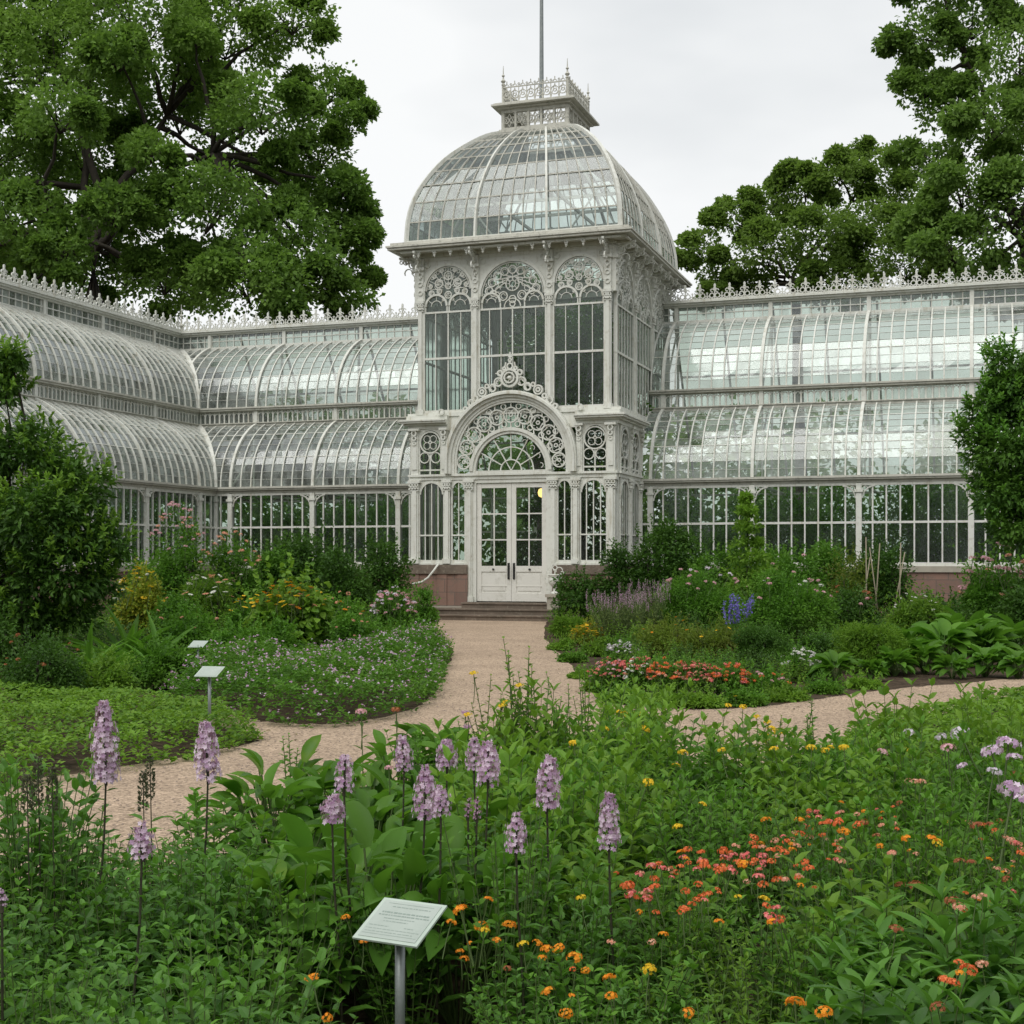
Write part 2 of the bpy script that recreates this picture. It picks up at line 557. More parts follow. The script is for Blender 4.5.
def capital(mb, s, h, w, n0, n1):
    mb.box(s - w*.62, s + w*.62, n0, n1 + .03, h - .30, h - .26)
    mb.box(s - w*.58, s + w*.58, n0, n1 + .02, h - .24, h - .10)
    for k in (-1, 0, 1):
        mb.ring(s + k*w*.38, h - .13, .055, .022, n1 + .01, n1 + .065, 8)
        mb.arc(s + k*w*.38, h - .25, .03, .06, 0, 180, n1 + .01, n1 + .06, 6)
    mb.box(s - w*.8, s + w*.8, n0, n1 + .07, h - .075, h)

def tracery(mb, cs, ch, r, n0, n1, rose):
    """iron lace that fills the head of a round arch"""
    w = .032
    if rose:
        for sg in (-1, 1):
            mb.ring(cs + sg*r*.30, ch - r*.02, r*.15, w, n0, n1, 12); mb.ring(cs + sg*r*.62, ch + r*.08, r*.11, w, n0, n1, 10)
            mb.arc(cs + sg*r*.30, ch - r*.02, r*.06, r*.06 + .02, 0, 270, n0, n1, 6)
        mb.ring(cs, ch - r*.13, r*.13, w, n0, n1, 10)
        rr = r * .23
        cy_ = ch + r * .34
        mb.ring(cs, cy_, rr, .03, n0, n1, 16)
        mb.ring(cs, cy_, rr * .5, .022, n0, n1, 10)
        for k in range(8):
            a = k * math.pi / 4
            mb.bar2(cs + rr*.5*math.cos(a), cy_ + rr*.5*math.sin(a), cs + rr*math.cos(a), cy_ + rr*math.sin(a), .016, n0, n1)
        for k in range(9):
            a = R(12 + 19.5 * k)
            px, py = cs + r*.77*math.cos(a), ch + r*.77*math.sin(a)
            mb.ring(px, py, r*.14, w, n0, n1, 10)
            mb.arc(px, py, r*.06, r*.06 + .018, math.degrees(a) - 90, math.degrees(a) + 140, n0, n1, 6)
            mb.bar2(cs + (rr+.01)*math.cos(a), cy_ + (rr+.01)*math.sin(a), cs + r*.63*math.cos(a), ch + r*.63*math.sin(a), w*.8, n0, n1)
            b = a + R(9.75)
            mb.arc(cs + r*.5*math.cos(b), ch + r*.5*math.sin(b), r*.07, r*.07 + .02, 0, 300, n0, n1, 8)
            mb.ring(cs + r*.93*math.cos(b), ch + r*.93*math.sin(b), r*.05, .016, n0, n1, 6)
    else:
        for px, py, q in ((0, .62, .2), (-.42, .30, .2), (.42, .30, .2), (0, .18, .15), (-.63, .62, .11), (.63, .62, .11), (-.3, .84, .1), (.3, .84, .1), (-.8, .2, .1), (.8, .2, .1), (0, -.20, .17), (-.76, -.10, .14), (.76, -.10, .14), (-.40, -.03, .13), (.40, -.03, .13), (-.2, -.38, .08), (.2, -.38, .08)):
            if math.hypot(px, py) + q > 1.02: q = 1.0 - math.hypot(px, py)
            mb.ring(cs + px*r, ch + py*r, q*r, w, n0, n1, 12)
            mb.arc(cs + px*r, ch + py*r, q*r*.35, q*r*.35 + .02, 30, 280, n0, n1, 6)
            for k in range(3):
                a = R(90 + 120 * k)
                mb.bar2(cs + px*r, ch + py*r, cs + (px + q*math.cos(a))*r, ch + (py + q*math.sin(a))*r, .014, n0, n1)
        for k in range(9):
            a = R(6 + 21 * k)
            mb.bar2(cs + r*.25*math.cos(a), ch + r*.25*math.sin(a), cs + r*math.cos(a), ch + r*math.sin(a), .018, n0, n1)
            b = a + R(10.5)
            if k < 8: mb.ring(cs + r*.9*math.cos(b), ch + r*.9*math.sin(b), r*.085, .018, n0, n1, 8); mb.arc(cs + r*.55*math.cos(b), ch + r*.55*math.sin(b), r*.07, r*.07 + .018, 40, 320, n0, n1, 6)

def upper_window(frame, s0, s1, lights, rose, glass_rng, gl):
    """tall round-headed window of the tower: frame mesh with tracery and a glass child"""
    fr = MB(*frame)
    w = s1 - s0
    cs = (s0 + s1) / 2
    r = w / 2 - .035
    hs = 9.76 - r                      # springing of the big arch
    sub = 8.62                         # springing of the small arches
    fr.spandrel(s0, s1, hs, 9.92, r, -.03, .0)
    fr.arc(cs, hs, r - .045, r + .03, 0, 180, -.05, .06, 22)
    fr.arc(cs, hs, r - .085, r - .065, 0, 180, -.04, .04, 22)
    for sg in (-1, 1):                 # little scroll in each spandrel corner
        fr.ring(cs + sg*(w/2 - .13), 9.78, .085, .022, 0, .03, 10)
        fr.box(cs + sg*r - .025, cs + sg*r + .025, -.05, .05, 5.72, hs)
    nsub = 2
    rs = w * (.135 if rose else .215)
    offs = (w * .31 if rose else w * .235)
    for sg in (-1, 1):
        c = cs + sg * offs
        fr.arc(c, sub, rs - .035, rs + .02, 0, 180, -.04, .045, 12)
        for e in (-1, 1):
            fr.box(c + e*rs - .018, c + e*rs + .018, -.03, .03, 8.45, sub)
        fr.arc(c, sub, rs*.45, rs*.45 + .02, 0, 180, -.02, .02, 8)
        for a in (35, 90, 145):
            fr.bar2(c + rs*.45*math.cos(R(a)), sub + rs*.45*math.sin(R(a)), c + rs*math.cos(R(a)), sub + rs*math.sin(R(a)), .014, -.02, .02)
    if rose:
        fr.arc(cs, sub - .14, w*.11, w*.11 + .03, 0, 180, -.02, .03, 10); fr.ring(cs, sub - .06, .09, .03, -.02, .03, 10)
    tracery(fr, cs, hs if rose else hs + .0, r - .06, -.025, .025, rose)
    fr.box(s0, s1, -.03, .035, 8.42, 8.47)
    fr.box(s0, s1, -.035, .04, 7.14, 7.20)
    fr.box(s0, s1, -.05, .06, 5.62, 5.74)
    for k in range(1, lights):
        x = s0 + w * k / lights
        t = .035 if (lights % 2 == 0 and k == lights // 2) else .022
        fr.box(x - t/2, x + t/2, -.02, .025, 5.72, 8.45)
    f = fr.build('window', M['paint'], HOUSE)
    g = MB(*frame)
    panes(g, 2, lights, lambda u, v: g.P(s0 + .02 + (w - .04)*u, -.005, 5.7 + (sub + .0 - 5.7)*v))
    panes(g, 1, lights, lambda u, v: g.P(s0 + .02 + (w - .04)*u, -.012, sub + (hs + r * .98 * max(.0, 1 - (2*u-1)**2) ** .5 - sub)*v if True else 0))
    g.build('glass', M['gwall'], f)
    return f

fronts = {
    'front': ((0, 0, 0), (1, 0, 0), (0, -1, 0)),
    'right': ((hw, 0, 0), (0, 1, 0), (1, 0, 0)),
    'left': ((-hw, DB, 0), (0, -1, 0), (-1, 0, 0)),
    'back': ((0, DB, 0), (-1, 0, 0), (0, 1, 0)),
}
def column(frame, s, w, h0, h1, n=.11, mats='paint'):
    c = MB(*frame)
    c.box(s - w/2, s + w/2, -.10, n * .6, h0, h1 - .28)
    c.box(s - w*.3, s + w*.3, -.08, n, h0 + .12, h1 - .3)
    c.box(s - w*.68, s + w*.68, -.10, n + .03, h0, h0 + .14)
    capital(c, s, h1, w, -.09, n * .7)
    return c.build('column', M[mats], HOUSE)

# upper storey ----------------------------------------------------------
for x in (-2.68, -1.06, 1.06, 2.68):
    column(fronts['front'], x, .15, 5.62, 8.78, .10)
for s0, s1, n, rose in ((-2.62, -1.13, 4, False), (-.99, .99, 6, True), (1.13, 2.62, 4, False)):
    upper_window(fronts['front'], s0, s1, n, rose, None, None)
sb = [.10, 2.2, 4.4, 6.5]
for fr in ('right', 'left', 'back'):
    if fr == 'back': segs = [(-2.58, -1.0), (-.85, .85), (1.0, 2.58)]
    else: segs = [(.19, 2.13), (2.27, 4.33), (4.47, 6.41)]
    cols_ = [(segs[0][0] - .12), (segs[0][1] + segs[1][0]) / 2, (segs[1][1] + segs[2][0]) / 2, segs[2][1] + .12]
    for x in (cols_[1:3] if fr == 'back' else (cols_[1:] if fr == 'right' else cols_[:3])):
        column(fronts[fr], x, .14, 5.62, 8.78, .09)
    for a, b in segs:
        upper_window(fronts[fr], a, b, 6, fr != 'back', None, None)
# frieze under the eave, pilaster strips above the capitals
fz = MB()
for fr in ('front', 'right', 'left', 'back'):
    fz.frame(*fronts[fr])
    a, b = (-hw, hw) if fr in ('front', 'back') else (0, DB)
    fz.box(a, b, -.12, .02, 9.88, 10.06)
    fz.box(a - .02, b + .02, -.05, .09, 9.98, 10.08)
    xs = (-2.68, -1.06, 1.06, 2.68) if fr in ('front', 'back') else (.10, 2.2, 4.4, 6.5)
    for x in xs:
        fz.box(x - .09, x + .09, -.06, .07, 8.75, 9.95)
        for k in range(4):
            fz.ring(x, 9.0 + k*.24, .075, .025, .06, .10, 8)
        fz.box(x - .12, x + .12, -.02, .13, 9.62, 9.70)
fz.build('frieze', M['paint'], HOUSE)

# eave with brackets and drops -------------------------------------------
ev = MB()
OV = .66
def slab(mb, z0, z1, g, x0=-hw, x1=hw, y0=0, y1=DB):
    mb.frame((0, 0, 0), (1, 0, 0), (0, 1, 0))      # a frame: open over the hall
    t = .16
    mb.box(x0 - g, x1 + g, y0 - g, y0 + t, z0, z1); mb.box(x0 - g, x1 + g, y1 - t, y1 + g, z0, z1)
    mb.box(x0 - g, x0 + t, y0 + t, y1 - t, z0, z1); mb.box(x1 - t, x1 + g, y0 + t, y1 - t, z0, z1)
slab(ev, 10.08, 10.13, OV - .22)
slab(ev, 10.13, 10.19, OV - .04)
slab(ev, 10.19, 10.24, OV)
slab(ev, 10.24, 10.33, OV - .10)
slab(ev, 10.33, 10.37, OV - .28)
eave = ev.build('eave', M['lead'], HOUSE)
for fr in ('front', 'right', 'left'):
    a, b = (-hw, hw) if fr == 'front' else (0, DB)
    n = 12 if fr == 'front' else 13
    dp = MB(*fronts[fr])
    dp.box(a - .3, b + .3, OV - .25, OV - .20, 10.05, 10.11)
    for k in range(n):
        x = a + (b - a) * (k + .5) / n
        dp.ring(x, 10.03, .055, .03, OV - .26, OV - .19, 8)
        dp.box(x - .012, x + .012, OV - .24, OV - .21, 9.90, 10.105)
        dp.box(x - .03, x + .03, OV - .25, OV - .20, 9.93, 9.97)
    dp.build('drop_moulding', M['paint'], eave)
    xs = (-2.68, -1.06, 1.06, 2.68) if fr == 'front' else (.12, 1.15, 2.2, 3.3, 4.4, 5.45, 6.48)
    for x in xs:
        o_, sx_, nx_ = [Vector(q) for q in fronts[fr]]
        # bracket lies in the plane across the wall
        bk = MB(o_ + sx_ * x, nx_, sx_)
        bk.box(0.0, .58, -.03, .03, 10.02, 10.075)
        bk.box(0.0, .06, -.03, .03, 9.25, 10.02)
        bk.arc(.56, 9.50, .50, .55, 90, 180, -.025, .025, 8)
        bk.ring(.17, 9.85, .13, .03, -.022, .022, 12)
        bk.ring(.17, 9.85, .06, .02, -.02, .02, 8)
        bk.ring(.38, 9.93, .085, .025, -.022, .022, 10)
        bk.ring(.52, 9.93, .055, .02, -.02, .02, 8)
        bk.ring(.11, 9.58, .07, .022, -.02, .02, 8)
        bk.ring(.09, 9.40, .045, .02, -.02, .02, 8)
        bk.arc(.30, 9.62, .10, .125, -30, 200, -.02, .02, 8)
        bk.build('bracket', M['paint'], HOUSE)

# dome --------------------------------------------------------------------
DW, y0d, y1d = 3.06, -.18, DB + .22
LW, l0, l1 = .96, 1.98, 4.15
Z0, Z1 = 10.37, 13.88
prof_t = [0, .23, .44, .66, .81, .945, 1.0]
prof_i = [0, .03, .13, .33, .54, .80, 1.0]
def dome_i(h): return float(np.interp(h, prof_t, prof_i))
# smooth the profile with a spline
_pp = spline(list(zip(prof_i, prof_t)), 8)
_len = [0]
for i in range(1, len(_pp)):
    _len.append(_len[-1] + math.hypot(_pp[i][0]-_pp[i-1][0], _pp[i][1]-_pp[i-1][1]))
def prof(t):
    L = t * _len[-1]
    return float(np.interp(L, _len, [p[0] for p in _pp])), float(np.interp(L, _len, [p[1] for p in _pp]))
base = [Vector((-DW, y0d, 0)), Vector((DW, y0d, 0)), Vector((DW, y1d, 0)), Vector((-DW, y1d, 0))]
top = [Vector((-LW, l0, 0)), Vector((LW, l0, 0)), Vector((LW, l1, 0)), Vector((-LW, l1, 0))]
def dome_pt(face, s, t, off=0.0):
    i, h = prof(t)
    a, b = face, (face + 1) % 4
    p = base[a].lerp(top[a], i).lerp(base[b].lerp(top[b], i), s)
    nrm = [Vector((0, -1, 0)), Vector((1, 0, 0)), Vector((0, 1, 0)), Vector((-1, 0, 0))][face]
    p = p + nrm * off * max(.2, 1 - t) + Vector((0, 0, Z0 + (Z1 - Z0) * h + off * t))
    return p
ROWS = 9
nb = {0: 3, 1: 3, 2: 3, 3: 3}
mun = MB()
for f in range(4):
    npb = 6
    N = nb[f] * npb
    for k in range(1, N):
        if k % npb == 0: continue
        pts = [dome_pt(f, k / N, t / 18) for t in range(19)]
        for a, b in zip(pts, pts[1:]):
            up = Vector((0, 0, 1)) + ((a + b) / 2 - Vector((0, 3.3, 11))).normalized() * 2
            mun.bar3(a, b, .026, .04, up)
    for r_ in range(1, ROWS):
        t = r_ / ROWS
        mun.bar3(dome_pt(f, 0, t), dome_pt(f, 1, t), .028 if r_ % 3 else .05, .035, (0, 0, 1))
dome = mun.build('dome', M['lead'], HOUSE)
for f in range(4):
    for k in range(nb[f] + (1 if f % 2 == 0 else 0)):
        if f % 2 == 1 and k == 0: continue
        s = k / nb[f]
        pts = [dome_pt(f, s, t / 24, .015) for t in range(25)]
        rb = MB()
        hip = (k == 0 or k == nb[f])
        for a, b in zip(pts, pts[1:]):
            up = ((a + b) / 2 - Vector((0, 3.3, 11))).normalized()
            d = (b - a).normalized()
            rb.bar3(a - d*.005, b + d*.005, .10 if hip else .06, .10, up)
        rb.build('rib', M['paint'], dome)
for f in range(4):
    g = MB()
    panes(g, ROWS, nb[f] * 6, lambda u, v: dome_pt(f, u, v, -.005), .006)
    g.build('glass', M['gdome'], dome)
# bottom ring of the dome and inner iron ties seen through the glass
br = MB()
for f in range(4):
    br.bar3(dome_pt(f, 0, 0), dome_pt(f, 1, 0), .10, .14, (0, 0, 1))
br.build('ring_beam', M['paint'], dome)
ti = MB()
for z in (10.6, 11.7):
    for x in (-1.0, 1.0):
        ti.bar3((x, .3, z), (x, DB - .3, z), .06, .08, (0, 0, 1))
    for y in (1.6, 3.3, 5.0):
        ti.bar3((-2.7, y, z + .05), (2.7, y, z + .05), .06, .08, (0, 0, 1))
for sx in (-1, 1):
    for y in (1.6, 5.0):
        ti.bar3((sx * 2.6, y, 10.65), (sx * 1.0, y, 13.4), .05, .06, (0, 1, 0))
        ti.bar3((sx * 1.0, y, 10.65), (sx * 2.3, y, 12.4), .04, .05, (0, 1, 0))
ti.build('roof_truss', M['paint'], dome)

# lantern, cresting, flagpole -----------------------------------------------
ln = MB()
slab(ln, 13.81, 13.95, .10, -LW, LW, l0, l1)
for fr, (o_, sx_, nx_, L) in {'a': ((-LW, l0, 0), (1, 0, 0), (0, -1, 0), 2*LW), 'b': ((LW, l0, 0), (0, 1, 0), (1, 0, 0), l1-l0), 'c': ((LW, l1, 0), (-1, 0, 0), (0, 1, 0), 2*LW), 'd': ((-LW, l1, 0), (0, -1, 0), (-1, 0, 0), l1-l0)}.items():
    ln.frame(o_, sx_, nx_)
    ln.box(0, L, -.04, .04, 13.95, 14.01); ln.box(0, L, -.04, .04, 14.43, 14.53)
    for k in range(6):
        x = L * k / 5
        ln.box(x - .03, x + .03, -.05, .05, 13.95, 14.51)
    for k in range(10):
        x = L * (k + .5) / 10
        ln.ring(x, 14.22, .10, .022, -.02, .02, 10)
        ln.bar2(x - .1, 14.03, x + .1, 14.41, .018, -.015, .015)
        ln.bar2(x + .1, 14.03, x - .1, 14.41, .018, -.017, .013)
slab(ln, 14.53, 14.59, .13, -LW, LW, l0, l1)
slab(ln, 14.59, 14.64, .28, -LW, LW, l0, l1)
slab(ln, 14.64, 14.68, .22, -LW, LW, l0, l1)
lantern = ln.build('lantern', M['lead'], HOUSE)
rl = MB()
for (o_, sx_, nx_, L) in (((-LW, l0, 0), (1, 0, 0), (0, -1, 0), 2*LW), ((LW, l0, 0), (0, 1, 0), (1, 0, 0), l1-l0), ((LW, l1, 0), (-1, 0, 0), (0, 1, 0), 2*LW), ((-LW, l1, 0), (0, -1, 0), (-1, 0, 0), l1-l0)):
    rl.frame(o_, sx_, nx_)
    rl.box(0, L, .02, .05, 14.70, 14.73); rl.box(0, L, .02, .05, 15.15, 15.18)
    n = 8
    for k in range(n):
        x = L * (k + .5) / n
        rl.ring(x, 14.94, .13, .022, .02, .05, 10)
        rl.ring(x, 14.94, .05, .018, .02, .05, 8)
        rl.box(L*k/n - .01, L*k/n + .01, .02, .05, 14.71, 15.17)
        for sg in (-1, 1):
            rl.bar2(x + sg*.12, 14.73, x, 15.13, .014, .02, .045)
        rl.arc(x, 15.18, .05, .07, 0, 180, .02, .05, 6)
        rl.box(x - .01, x + .01, .02, .05, 15.23, 15.33)
        rl.ring(L*k/n + L/n*.02, 15.23, .04, .018, .02, .05, 6)
rl.build('cresting', M['lead'], lantern)
for x, y in ((-LW, l0), (LW, l0), (LW, l1), (-LW, l1)):
    fn = MB()
    fn.lathe((x, y, 14.68), [(.045, 0), (.045, .55), (.06, .58), (.03, .62), (.075, .68), (.03, .74), (.02, .80), (.05, .84), (.018, .88), (.008, 1.12)], 8)
    fn.build('finial', M['lead'], lantern)
fp = MB()
fp.lathe((-.05, 2.75, 14.43), [(.075, 0), (.065, 1.2), (.05, 4.5), (.035, 7.0)], 10)
fp.build('flagpole', M['post'], HOUSE)

# lower storey --------------------------------------------------------------
NP = .13                                   # porch stands proud of the tower
pf = ((0, -NP, 0), (1, 0, 0), (0, -1, 0))
pr = ((hw + NP, -NP, 0), (0, 1, 0), (1, 0, 0))
pl_ = ((-hw - NP, 2.6, 0), (0, -1, 0), (-1, 0, 0))
co = MB()
def corn(fr, a, b, h, steps):
    co.frame(*fr)
    for (n0, n1, z0, z1) in steps:
        co.box(a, b, n0, n1, h + z0, h + z1)
ST = [(-.15, .05, 0, .10), (-.15, .14, .10, .15), (-.15, .24, .15, .20), (-.15, .28, .20, .24), (-.35, .10, .24, .36)]
for e, (n0, n1, z0, z1) in enumerate(ST):
    co.frame(*pf)
    co.box(-hw - NP - n1, -1.83, n0, n1, 5.22 + z0, 5.22 + z1)
    co.box(1.83, hw + NP + n1, n0, n1, 5.22 + z0, 5.22 + z1)
    co.frame(*pr)
    co.box(-n0, 2.75, n0, n1 - .004, 5.22 + z0 - .003, 5.22 + z1 - .003)
    co.frame(*pl_)
    co.box(-.1, 2.6 + NP + n0, n0, n1 - .004, 5.22 + z0 - .003, 5.22 + z1 - .003)
co.frame(*pf)
co.box(-hw - NP - .1, hw + NP + .1, -.30, -.02, 5.56, 5.66)
for sg in (-1, 1):
    a, b = sorted((sg * 1.36, sg * 1.95)); co.box(a, b, -.20, -.06, 5.15, 5.66)
    a, b = sorted((sg * 1.84, sg * 1.96)); co.box(a, b, -.20, -.05, 3.96, 5.2)
cornice = co.build('cornice', M['paint'], HOUSE)
lo = MB(*pf)                               # architrave over doors and windows
lo.box(-hw - NP, hw + NP, -.12, .05, 3.80, 3.90)
lo.box(-hw - NP - .04, hw + NP + .04, -.12, .10, 3.90, 3.96)
lo.frame(*pr)
lo.box(.12, 2.62, -.12, .05, 3.80, 3.90); lo.box(.1, 2.62, -.12, .10, 3.90, 3.96)
lo.frame(*pl_)
lo.box(0, 2.5, -.12, .05, 3.80, 3.90); lo.box(0, 2.52, -.12, .10, 3.90, 3.96)
lo.frame(*pr); lo.box(.13, .27, -.2, -.01, 1.5, 5.2)
lo.frame(*pl_); lo.box(2.33, 2.60, -.2, -.01, 1.5, 5.2)
lo.build('architrave', M['paint'], HOUSE)
for x in (-2.80, 2.80):
    column(pf, x, .22, 1.50, 3.80, .12)
for x in (-1.84, 1.84):
    column(pf, x, .17, 1.50, 3.80, .12)
for x in (-1.2, 1.2):                       # door posts go down to the floor
    column(pf, x, .20, .46, 3.80, .10)
def upper_post(fr, s, w=.18):
    c = MB(*fr)
    c.box(s - w/2, s + w/2, -.1, .07, 3.96, 5.22)
    c.box(s - w*.3, s + w*.3, -.1, .10, 4.1, 4.85)
    for k in range(3):
        c.ring(s, 5.10 - k*.14, .085 - .012*k, .035, .08, .15 - .015*k, 8)
    c.box(s - w*.7, s + w*.7, -.1, .17, 5.17, 5.23)
    return c.build('pilaster', M['paint'], HOUSE)
for x in (-2.80, -1.93, 1.93, 2.80): upper_post(pf, x, .22 if abs(x) > 2 else .17)

def side_window(fr, s0, s1, lights, arch=True):
    m = MB(*fr)
    w = s1 - s0; cs = (s0 + s1) / 2; r = w / 2 - .03
    m.box(s0, s1, -.06, .05, 1.50, 1.60)
    m.box(s0, s1, -.03, .04, 2.06 + .2, 2.30)
    m.spandrel(s0, s1, 3.76 - r, 3.80, r, -.03, .02, 12)
    m.arc(cs, 3.76 - r, r - .04, r + .02, 0, 180, -.04, .04, 12)
    m.box(s0, s0 + .04, -.04, .03, 1.58, 3.8); m.box(s1 - .04, s1, -.04, .03, 1.58, 3.8)
    for k in range(1, lights):
        x = s0 + w*k/lights
        m.box(x - .014, x + .014, -.02, .02, 1.58, 3.72)
    f = m.build('window', M['paint'], HOUSE)
    g = MB(*fr)
    panes(g, 2, lights, lambda u, v: g.P(s0 + w*u, -.004, 1.58 + 2.2*v))
    g.build('glass', M['gdark'], f)
def quatre_window(fr, s0, s1):
    m = MB(*fr)
    w = s1 - s0; cs = (s0 + s1) / 2; r = w / 2 - .02
    m.box(s0, s0 + .035, -.04, .03, 3.96, 5.22); m.box(s1 - .035, s1, -.04, .03, 3.96, 5.22)
    m.spandrel(s0, s1, 5.18 - r, 5.22, r, -.03, .02, 14)
    m.ring(cs, 5.16 - r, r, .04, -.03, .045, 18)
    for k in range(4):
        a = R(45 + 90 * k)
        m.ring(cs + r*.42*math.cos(a), 5.16 - r + r*.42*math.sin(a), r*.34, .02, -.02, .03, 10)
    m.ring(cs, 5.16 - r, r*.16, .025, -.02, .035, 8)
    r2 = w / 4 - .01
    for sg in (-1, 1):
        c = cs + sg * w / 4
        m.ring(c, 5.16 - 2*r - r2 + .05, r2, .028, -.03, .035, 12)
    m.box(cs - .016, cs + .016, -.02, .025, 3.96, 5.16 - 2*r)
    m.box(s0, s1, -.02, .03, 4.06, 4.10)
    f = m.build('window', M['paint'], HOUSE)
    g = MB(*fr)
    panes(g, 1, 2, lambda u, v: g.P(s0 + w*u, -.004, 3.96 + 1.24*v))
    g.build('glass', M['gdark'], f)
for sg in (-1, 1):
    a, b = sorted((sg * 1.93, sg * 2.70))
    side_window(pf, a, b, 4)
    a, b = sorted((sg * 2.02, sg * 2.69))
    quatre_window(pf, a, b)
    a, b = sorted((sg * 1.30, sg * 1.73))
    side_window(pf, a, b, 2)
for fr, a0 in ((pr, .14), (pl_, .14)):
    for k in range(2):
        a = a0 + k * 1.2
        side_window(fr, a + .14, a + 1.06, 4)
        quatre_window(fr, a + .16, a + 1.04)
        column(fr, a + 1.14, .16, 1.50, 3.80, .09)
        upper_post(fr, a + 1.14, .16)

# the great arch: outer hood, iron lace, fanlight
ar = MB(*pf)
AC, FC = 4.30, 4.02
for r0, r1, n0, n1 in ((1.62, 1.70, -.12, .10), (1.70, 1.78, -.12, .16), (1.78, 1.84, -.12, .24), (1.84, 1.88, -.12, .20), (1.56, 1.62, -.05, .07)):
    ar.arc(0, AC, r0, r1, 0, 180, n0, n1, 36)
    for sg in (-1, 1):
        s0, s1 = sorted((sg * r0, sg * r1))
        ar.box(s0, s1, n0, n1, 3.96, AC)
for sg in (-1, 1):
    ar.ring(sg * 1.98, 5.66, .09, .03, .10, .17, 10)
arch = ar.build('arch', M['paint'], HOUSE)
lace = MB(*pf)
nr = 11
for k in range(nr):
    a = R(5 + 170 * k / (nr - 1))
    c, s = math.cos(a), math.sin(a)
    i0 = Vector((1.17 * c, FC + 1.17 * s)); i1 = Vector((1.57 * c, AC + 1.57 * s))
    if s < .3: i1.y = max(i1.y, FC + .22)
    mid = (i0 + i1) / 2
    gap = (i1 - i0).length / 2
    q = min(gap * .80, .22)
    lace.ring(mid.x, mid.y, q, .035, -.03, .04, 16)
    lace.ring(mid.x, mid.y, q * .28, .03, -.02, .03, 8)
    for j in range(4):
        b = a + R(45 + 90 * j)
        lace.arc(mid.x + q*.5*math.cos(b), mid.y + q*.5*math.sin(b), q*.22, q*.22 + .018, math.degrees(b) - 100, math.degrees(b) + 100, -.02, .025, 6)
    lace.bar2(i0.x, i0.y, mid.x - q*c, mid.y - q*s, .03, -.02, .03)
    lace.bar2(mid.x + q*c, mid.y + q*s, i1.x, i1.y, .03, -.02, .03)
    if k < nr - 1:
        b = a + R(8.5)
        c, s = math.cos(b), math.sin(b)
        for rr, cc, q2 in ((1.27, FC, .085), (1.47, AC, .085)):
            lace.ring(rr * c, cc + rr * s, q2, .026, -.02, .03, 10)
        lace.arc(1.37 * c, (FC + AC) / 2 + 1.37 * s, .07, .095, math.degrees(b) - 120, math.degrees(b) + 120, -.02, .028, 8)
lace.build('tracery', M['paint'], arch)
fan = MB(*pf)
fan.arc(0, FC, 1.0, 1.08, 0, 180, -.08, .08, 30)
fan.arc(0, FC, 1.08, 1.17, 0, 180, -.08, .12, 30)
fan.box(-1.17, 1.17, -.08, .09, 3.955, 4.03)
for k in range(1, 6):
    a = R(30 * k)
    fan.bar2(.30*math.cos(a), FC + .30*math.sin(a), 1.0*math.cos(a), FC + 1.0*math.sin(a), .026, -.02, .03)
for r in (.30, .64): fan.arc(0, FC, r - .015, r + .015, 0, 180, -.02, .025, 20)
for k in range(2): fan.bar2(0, FC, .3*math.cos(R(60 + 60*k)), FC + .3*math.sin(R(60 + 60*k)), .02, -.02, .02)
for k in range(10):
    a = R(18 * (k + .5) )
    fan.arc(.86*math.cos(a), FC + .86*math.sin(a), .055, .072, math.degrees(a) - 100, math.degrees(a) + 100, -.015, .02, 6)
fanlight = fan.build('fanlight', M['paint'], HOUSE)
g = MB(*pf)
N = 24
for k in range(N):
    a0, a1 = math.pi * k / N, math.pi * (k + 1) / N
    g.quad(g.P(0, -.03, FC), g.P(1.6*math.cos(a0), -.03, FC + 1.6*math.sin(a0) + .28*math.sin(a0)), g.P(1.6*math.cos((a0+a1)/2), -.03, FC + 1.6*math.sin((a0+a1)/2) + .28), g.P(1.6*math.cos(a1), -.03, FC + 1.6*math.sin(a1) + .28*math.sin(a1)))
g.build('glass', M['gdark'], fanlight)
# crest ornament on top of the arch
cr_ = MB(*pf)
cr_.ring(0, 6.52, .26, .06, .02, .16, 18); cr_.ring(0, 6.52, .16, .04, .04, .20, 12)
cr_.lathe((0, -NP - .12, 6.52), [(.001, -.07), (.07, -.03), (.08, 0), (.07, .03), (.001, .07)], 10)
for k in range(6):
    a = R(60 * k); cr_.bar2(.05*math.cos(a), 6.52 + .05*math.sin(a), .2*math.cos(a), 6.52 + .2*math.sin(a), .03, .04, .12)
cr_.ring(0, 6.84, .10, .04, .04, .13, 10); cr_.ring(0, 7.0, .06, .03, .04, .12, 8)
cr_.box(-.02, .02, .06, .10, 6.95, 7.22); cr_.box(-.055, .055, .06, .10, 7.08, 7.12)
for sg in (-1, 1):
    for x, h, q in ((.33, 6.42, .13), (.28, 6.66, .09), (.50, 6.26, .11), (.66, 6.32, .07), (.80, 6.17, .14), (.80, 6.17, .07), (.98, 6.00, .08), (1.12, 5.88, .11), (.16, 6.78, .06), (1.28, 5.72, .08)):
        cr_.ring(sg * x, h, q, .04, .04, .13, 12)
        cr_.arc(sg * x, h, q*.4, q*.4 + .025, 0, 250, .05, .12, 6)
    cr_.arc(sg * .55, 6.62, .24, .28, 180 if sg > 0 else 270, 270 if sg > 0 else 360, .05, .11, 8)
    cr_.arc(sg * .42, 6.95, .28, .31, 180 if sg > 0 else 270, 260 if sg > 0 else 360, .05, .11, 8)
cr_.build('crest_ornament', M['paint'], arch)

